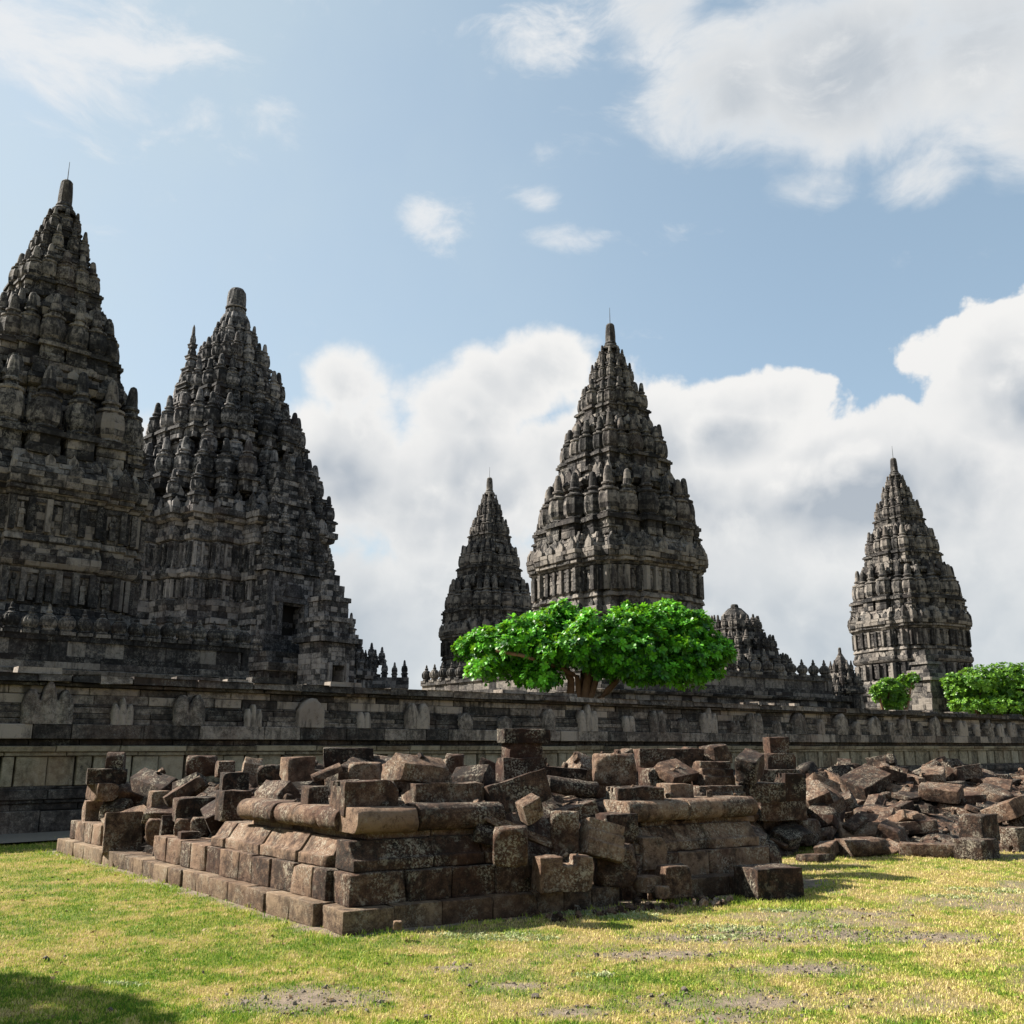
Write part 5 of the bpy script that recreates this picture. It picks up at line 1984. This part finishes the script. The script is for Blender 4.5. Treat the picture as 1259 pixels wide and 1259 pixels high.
# --- left part of the platform
S_('slab', 102, 158, 945, 964, 15.9, 25, 'flat dark slab under the small round-topped post', .8, .95, tone=.25)
S_('arch', 130, 153, 924, 948, 15.9, 10, 'small round-topped post stone standing on a flat slab at the far left', .9, .95, tone=.3, chips=0, rough=.5)
S_('torus', 101, 150, 962, 984, 15.8, 130, 'lichened round-edged stone below the flat slab at the far left', .6, .95, tone=.6)
S_('block', 98, 126, 984, 1016, 16.2, 35, 'pale brick-like stub at the far left end of the platform', .9, .95, tone=.75)
S_('wedge', 152, 226, 936, 984, 15.4, 150, 'big dark tilted block right of the round-topped post', .65, .82, 0, -12, tone=.2)
S_('wedge', 122, 165, 981, 1008, 15.7, 160, 'dark triangular stone behind the upright leaning slab', .6, .95, tone=.25)
S_('block', 124, 174, 996, 1050, 14.6, 24, 'smooth grey-brown slab leaning upright against the left face', .55, .92, -7, 0, tone=.55, chips=1, rough=.5)
S_('block', 178, 208, 972, 1012, 14.6, 35, 'yellow-lichened upright block left of the diagonal slab', .9, .95, tone=.62)
S_('slab', 202, 256, 944, 992, 14.0, 24, 'long brown slab propped diagonally, rising to the right', .5, .78, 0, -33, tone=.38)
S_('block', 210, 266, 980, 1009, 13.7, 28, 'dark level block carrying the diagonal slab', .55, .95, tone=.28)
S_('rough', 180, 200, 1008, 1034, 13.9, 0, 'lichened stump of stone under the yellow-lichened upright block', .8, 1, tone=.6)
S_('wedge', 194, 220, 1002, 1036, 13.7, 30, 'dark broken stone beneath the left end of the level block', .8, .95, tone=.2)
S_('rough', 216, 238, 1007, 1030, 13.5, 0, 'small round grey-green stone beneath the level block', .9, 1, tone=.55)
S_('rough', 236, 258, 1006, 1028, 13.3, 0, 'rounded grey stone between the level block and the sloping course', .9, 1, tone=.5)
S_('block', 217, 247, 1022, 1040, 13.0, 30, 'reddish brick-sized stone below the small round grey-green stone', .7, .95, tone=.42)
S_('block', 263, 309, 972, 1009, 12.9, 34, 'tall brown block at the left end of the rounded course', .8, .95, tone=.35)
S_('rough', 228, 266, 930, 954, 15.6, 10, 'jagged dark block on the skyline of the pile, left of the pale cube', .7, 1, tone=.25)
S_('block', 263, 289, 935, 956, 15.2, 30, 'squared grey stone right of the jagged skyline block', .8, .95, tone=.5)
S_('block', 268, 306, 949, 978, 14.2, 25, 'dark block with a pale vertical edge behind the brown block', .7, .95, tone=.3)
S_('wedge', 293, 322, 929, 954, 14.5, 20, 'pointed lichen-white stone on top of the pile left of centre', .8, .95, 0, 10, tone=.72)
S_('rough', 318, 346, 941, 966, 13.3, 0, 'round dark stone between the pointed white stone and the pale cube', .9, 1, tone=.3)
# --- left edge of the right-hand heap
S_('groove', 955, 991, 950, 985, 15.6, 20, 'pair-like upright block split by one vertical groove, at the left of the right heap', .7, .95, tone=.2, group=G2)
S_('block', 918, 985, 946, 972, 16.6, 15, 'broad dark block under the upper courses at the left end of the right heap', .7, .97, tone=.22, group=G2)
S_('block', 924, 978, 926, 950, 16.9, 24, 'dark squared block carrying the highest perched block', .8, .97, tone=.3, group=G2)
S_('block', 940, 970, 906, 930, 17.0, 15, 'small block perched highest on the heap in front of the wall', .7, .95, tone=.3, group=G2)
S_('block', 916, 992, 982, 1008, 16.2, 24, 'broad reddish block with a lichened right side, left edge of the right heap', .5, .95, tone=.42, group=G2)
S_('block', 927, 974, 1003, 1026, 16.4, 20, 'low lichened block under the broad reddish block', .6, .95, tone=.5, group=G2)
S_('block', 968, 1012, 1006, 1038, 16.6, 35, 'squared pale-topped block at the left foot of the right heap', .8, .92, tone=.5, group=G2)
S_('block', 994, 1040, 986, 1024, 17.4, 55, 'dark slab sloping down beside the squared pale-topped block', .7, .6, 0, 14, tone=.25, group=G2)
S_('wedge', 1033, 1106, 1010, 1040, 16.6, 168, 'lichen-white trough-shaped stone at the front foot of the right heap', .5, .92, tone=.75, group=G2)
S_('block', 1092, 1156, 1002, 1028, 17.0, 160, 'long reddish sloping stone behind the lichen-white trough-shaped stone', .5, .8, 0, 6, tone=.4, group=G2)
S_('block', 1178, 1232, 1000, 1034, 15.8, 40, 'large brown block with a grooved top at the front corner of the right heap', .7, .92, tone=.3, group=G2)
S_('slab', 1106, 1180, 1037, 1052, 15.7, 158, 'long flat kerb stone along the front foot of the right heap', .4, .95, tone=.5, group=G2)
S_('block', 1172, 1232, 1030, 1056, 15.4, 42, 'dark layered block at the outermost front corner of the right heap', .7, .92, tone=.2, group=G2)
S_('block', 1230, 1268, 1016, 1050, 16.5, 42, 'dark angular block cut by the photo edge at the foot of the right heap', .7, .92, tone=.3, group=G2)
S_('slab', 1030, 1068, 1036, 1046, 16.9, 150, 'thin mossy kerb stone left of the long flat kerb stone', .4, .95, tone=.3, group=G2)


# --- the rest of the rubble, laid stone by stone on the height map
def drop(kind, L, W, H, yaw, x, y, tone, seed, group, place, tip=0.0):
    ca, sa = math.cos(yaw), math.sin(yaw)
    dx, dy = HX - x, HY - y
    u, v_ = dx * ca + dy * sa, -dx * sa + dy * ca
    m = (np.abs(u) < L * .5) & (np.abs(v_) < W * .5)
    if m.sum() < 6:
        return
    hu, hv, hh = u[m], v_[m], HM[m]
    A_ = np.stack([hu, hv, np.ones_like(hu)], 1)
    sol, *_ = np.linalg.lstsq(A_, hh, rcond=None)
    su, sv = float(np.clip(sol[0], -.42, .42)), float(np.clip(sol[1], -.42, .42))
    resid = hh - (su * hu + sv * hv)
    z = float(np.percentile(resid, 62)) - .02
    if z + H > (1.46 if group == G1 else 1.5):
        return
    o = stone_obj(kind, L, W, H, (x, y, z), (0, 0, 0), tone, seed, .12 if y > 14 else .09, RNG.choice((2, 3, 4)), 1.1, None, group)
    q = Euler((math.atan(sv) + RNG.uniform(-.06, .06), -math.atan(su) + tip + RNG.uniform(-.06, .06), 0)).to_matrix()
    o.rotation_euler = (Matrix.Rotation(yaw, 3, 'Z') @ q).to_euler()
    HM[m] = np.maximum(HM[m], z + su * hu + sv * hv + H * .93)
    STONES.append((o, kind, L * W * H, tone, max(abs(su), abs(sv), abs(tip)), place))


def rand_stone(rnd, lo, hi, wts=(34, 12, 8, 9, 8, 4, 12, 5, 8)):
    kind = rnd.choices(['block', 'slab', 'torus', 'stepped', 'chamfer', 'arch', 'rough', 'groove', 'wedge'], wts)[0]
    L = rnd.uniform(lo, hi)
    W = L * rnd.uniform(.45, .85)
    H = min(W, L * rnd.uniform(.32, .62))
    if kind == 'slab':
        H = L * rnd.uniform(.16, .26)
    return kind, L, W, H


rd = random.Random(77)


def place_word(frac_side, frac_depth, names):
    a_ = names[0] if frac_side < .33 else names[1] if frac_side < .67 else names[2]
    b_ = names[3] if frac_depth < .3 else names[4] if frac_depth < .65 else names[5]
    return b_, a_


# interior of the platform
n = 0
for i in range(400):
    if n >= 52:
        break
    a_, b_ = rd.uniform(.9, 4.9), rd.uniform(1.0, 8.5)
    if rd.random() < .25:
        a_ = rd.uniform(.5, 1.2)
        b_ = rd.uniform(4.6, 8.3)
    p = P0 + PA * a_ + PB * b_
    k = int((p.x - HX0) / HR), int((p.y - HY0) / HR)
    if HM[k[1], k[0]] > (1.2 if b_ > 1.9 and a_ > 1.7 else .80) or (b_ > 3.2 and a_ < 1.9 and HM[k[1], k[0]] > .6):
        continue
    kind, L, W, H = rand_stone(rd, .38, .80)
    drop(kind, L, W, H, rd.uniform(0, math.pi), p.x, p.y, rd.uniform(.12, .65), 1000 + i, G1, ('on the platform', place_word(1 - b_ / 8.6 if b_ > 3 else .5 + a_ / 10, b_ / 8.6, ('left', 'centre', 'right', 'near side', 'middle', 'far side'))))
    n += 1
# heap behind the platform
n = 0
for i in range(300):
    if n >= 46:
        break
    an, rr_ = rd.uniform(0, 6.28), math.sqrt(rd.random())
    x, y = 3.3 + math.cos(an) * rr_ * 2.5, 17.2 + math.sin(an) * rr_ * 2.9
    if x > .25 * y and y < 17.0:
        continue
    k = int((x - HX0) / HR), int((y - HY0) / HR)
    if HM[k[1], k[0]] > 1.18:
        continue
    kind, L, W, H = rand_stone(rd, .45, .9)
    drop(kind, L, W, H, rd.uniform(0, math.pi), x, y, rd.uniform(.12, .65), 2000 + i, G3, ('in the heap behind the platform', place_word((x - .8) / 5, (y - 14.3) / 6, ('left', 'centre', 'right', 'near side', 'middle', 'far side'))))
    n += 1
# right-hand heap
n = 0
for i in range(900):
    if n >= 205:
        break
    a_, b_ = rd.uniform(0.2, 11.0), rd.uniform(.2, 7.9)
    p = C2 + A2 * a_ + B2 * b_
    if p.x / p.y > .585 or p.x > 15.5 or p.y > 33 or (b_ < 1.5 and a_ < 3.0) or a_ < .55 or (a_ < 1.2 and b_ < 4.2):
        continue
    k = int((p.x - HX0) / HR), int((p.y - HY0) / HR)
    lim = .30 + .23 * min(a_ * .8 + .4, b_)
    if HM[k[1], k[0]] > min(1.38, lim + .22):
        continue
    kind, L, W, H = rand_stone(rd, .36, .80, [40, 26, 6, 9, 4, 2, 6, 6, 5])
    H *= .75
    yaw = rd.choice((math.radians(40), math.radians(117))) + rd.gauss(0, .35)
    drop(kind, L, W, H, yaw, p.x, p.y, rd.uniform(.12, .6), 3000 + i, G2, ('in the right heap', place_word(p.x / p.y / .585, b_ / 8, ('left', 'centre', 'right', 'front', 'middle', 'back'))), rd.choice((0, 0, 0, 0, .2, -.2)))
    n += 1

n = 0
for i in range(500):
    if n >= 64:
        break
    a_, b_ = rd.uniform(-2.6, 1.4), rd.uniform(1.2, 8.5)
    p = C2 + A2 * a_ + B2 * b_
    k = int((p.x - HX0) / HR), int((p.y - HY0) / HR)
    if HM[k[1], k[0]] > .46 + .11 * b_ or p.x < 2.4:
        continue
    kind, L, W, H = rand_stone(rd, .34, .66, [40, 26, 6, 9, 4, 2, 6, 6, 5])
    drop(kind, L, W, H * .8, rd.choice((math.radians(40), math.radians(117))) + rd.gauss(0, .4), p.x, p.y, rd.uniform(.12, .65), 4000 + i, G2, ('in the right heap', ('front' if b_ < 3 else 'middle' if b_ < 5.5 else 'back', 'outer left')))
    n += 1

# broken stones closing the right end of the platform
for i in range(26):
    p = P0 + PA * rd.uniform(5.25, 6.25) + PB * rd.uniform(.7, 5.2)
    kind, L, W, H = rand_stone(rd, .32, .62, [40, 16, 6, 9, 8, 2, 6, 6, 8])
    drop(kind, L, W, H, rd.uniform(0, math.pi), p.x, p.y, rd.uniform(.15, .6), 5000 + i, G1, ('of the platform', ('right', 'end')))

# which of the laid stones the eye can meet: the best-seen stay single, the buried rest are one heap
bpy.context.view_layer.update()
dg = bpy.context.evaluated_depsgraph_get()
seen = {}
for py in range(900, 1125, 2):
    for px in range(60, 1262, 2):
        hit = SC.ray_cast(dg, Vector((0, 0, EYE)), ray(px, py).normalized())
        if hit[0]:
            seen[hit[4].name] = seen.get(hit[4].name, 0) + 1
laid = [s_ for s_ in STONES if s_[5] != 'manual']
room = 296 - (len(STONES) - len(laid))
laid.sort(key=lambda s_: -seen.get(s_[0].name, 0))
keep_ = [s_ for s_ in laid[:room] if seen.get(s_[0].name, 0) >= 1]
mbb = MB()
gone = [s_ for s_ in laid if s_ not in keep_] + [s_ for s_ in STONES if s_[5] == 'manual' and s_[0].name not in seen]
for s_ in gone:
    o = s_[0]
    m4 = o.matrix_world
    mbb.add([m4 @ v.co for v in o.data.vertices], [list(p_.vertices) for p_ in o.data.polygons], s_[3])
    STONES.remove(s_)
    bpy.data.objects.remove(o)
mbb.build('buried_stones', M_rubble, None, True, kind='stuff')

# labels of the laid stones: size, tone, shape, pose, place, and the neighbour where two would read alike
auto = [s_ for s_ in STONES if s_[5] != 'manual']
sizes = sorted(s_[2] for s_ in auto)
lo_s, hi_s = sizes[len(sizes) // 3], sizes[2 * len(sizes) // 3]


def sw(s_): return 'small' if s_[2] < lo_s else 'mid-sized' if s_[2] < hi_s else 'large'
def cw(s_): return 'dark' if s_[3] < .28 else 'brown' if s_[3] < .47 else 'pale'
def pw(s_): return 'lying flat' if s_[4] < .15 else 'slightly tilted' if s_[4] < .38 else 'steeply tilted'


base_l = {}
for s_ in auto:
    (heap, (dep_, side)) = s_[5]
    base_l.setdefault('%s %s %s %s, %s %s %s' % (sw(s_), cw(s_), KW[s_[1]], pw(s_), dep_, side, heap), []).append(s_)
used = set()
for lb, lst in base_l.items():
    for s_ in lst:
        if len(lst) > 1:
            o = s_[0]
            near_ = sorted((q for q in auto if q[0] is not o), key=lambda q: (q[0].location - o.location).length)[:14]
            place = s_[5][0].replace('in the heap behind the platform', 'behind the platform').replace('on the platform', 'of platform').replace('in the right heap', 'of right heap')
            for q in near_:
                txt = '%s %s %s, %s %s %s, beside %s %s' % (sw(s_), cw(s_), KW[s_[1]], s_[5][1][0], s_[5][1][1], place, cw(q), KW[q[1]])
                if txt not in used:
                    break
            used.add(txt)
            s_[0]['label'] = txt
        else:
            s_[0]['label'] = lb

# stone chips and crumbs lying on the heaps and round their feet
rc = np.random.default_rng(12)
mb = MB()
tmpl = []
for i in range(8):
    bm = stone_bm('rough', 1, rd.uniform(.6, 1), rd.uniform(.4, .8), 400 + i, .3, 2, 2.2)
    bmesh.ops.dissolve_limit(bm, angle_limit=.35, verts=bm.verts, edges=bm.edges)
    bm.verts.index_update()
    tmpl.append(([v.co.copy() for v in bm.verts], [[v.index for v in f.verts] for f in bm.faces]))
    bm.free()


def chip(x, y, z, s, tone, target):
    vs, fs = tmpl[int(rc.integers(8))]
    R_ = Euler((rc.random() * 6, rc.random() * 6, rc.random() * 6)).to_matrix()
    target.add([R_ @ v * s + Vector((x, y, z)) for v in vs], fs, tone)


for i in range(1500):
    if i < 620:
        a_, b_ = rc.uniform(.4, 5.6), rc.uniform(.4, 8.8)
        p = P0 + PA * a_ + PB * b_
    elif i < 760:
        p = P0 + PA * rc.uniform(1.9, 4.0) + PB * rc.uniform(-.55, .5)
    elif i < 800:
        p = P0 + PA * rc.uniform(2.4, 4.2) + PB * rc.uniform(-.5, -.1)
    else:
        a_, b_ = rc.uniform(-.1, 11), rc.uniform(-.1, 8)
        p = C2 + A2 * a_ + B2 * b_
    k = int((p.x - HX0) / HR), int((p.y - HY0) / HR)
    if not (0 <= k[0] < HNX and 0 <= k[1] < HNY):
        continue
    if 1 < k[0] < HNX - 2 and 1 < k[1] < HNY - 2 and np.ptp(HM[k[1] - 1:k[1] + 2, k[0] - 1:k[0] + 2]) > .10:
        continue
    s = float(rc.uniform(.03, .12) if i < 620 or i >= 800 else rc.uniform(.025, .10))
    chip(p.x, p.y, HM[k[1], k[0]], s, float(rc.uniform(.15, .75)), mb)
mb.build('stone_rubble', M_rubble, None, False, kind='stuff')

# crumbs of soil on the bare patches
M_clod = simple_mat('soil_clod', (0.07, 0.057, 0.046), 0.95, (0.2, 0.165, 0.13), attr=True)
mb = MB()
for (px, py, rx, ry) in BARE:
    c = ground_at(px, py)
    for _ in range(int(130 * rx * ry / .1)):
        an, q = rc.random() * 6.283, math.sqrt(rc.random()) * 1.25
        x, y = c.x + math.cos(an) * rx * q, c.y + math.sin(an) * ry * q
        s = float(.010 + .030 * rc.random() ** 5 * (rc.random() < .55) + .012 * rc.random())
        chip(x, y, float(gz(x, y)) - s * .15, s, float(rc.random()), mb)
for (px, py, s) in ((735, 1173, .055), (658, 1220, .05), (657, 1215, .04), (55, 1180, .05), (577, 1207, .04), (840, 1212, .06), (527, 1247, .05), (700, 1236, .05), (1138, 1162, .05), (250, 1190, .03), (135, 1241, .03), (78, 1174, .03)):
    p = ground_at(px, py)
    chip(p.x, p.y, float(gz(p.x, p.y)), s, .1, mb)
mb.build('soil_crumbs', M_clod, None, False, kind='stuff')
p = ground_at(488, 1137)
px_stone('rough', 483, 494, 1133, 1143, 9.05, 0, 'tiny whitish pebble at the foot of the near front plinth', .9, 1, tone=1.1, res=.05)

# unseen tree added at the left, crown shaped to shade the near lawn corner
sh = empty('added_shade_tree', (-9.8, 5.8, 0), 0, label='unseen leafy tree added beyond the left edge of the lawn to shade its near corner', cat='tree')
mb = MB()
tube(mb, [Vector((0, 0, -.1)), Vector((.05, 0, 1.2)), Vector((-.05, .1, 2.4)), Vector((0, 0, 3.8))], [.2, .16, .13, .07])
mb.build('trunk', M_bark, sh, True)
crown('crown', sh, [(0, 0, 4.0, 3.0, 3.0, 1.3), (1.2, 1.4, 4.0, 1.8, 1.8, .9), (-.5, .5, 4.2, 2.0, 2.0, .9), (1.4, -1.2, 4.0, 1.6, 1.6, .8)], 4200, .30, M_leaf2, 77, 9, .8)
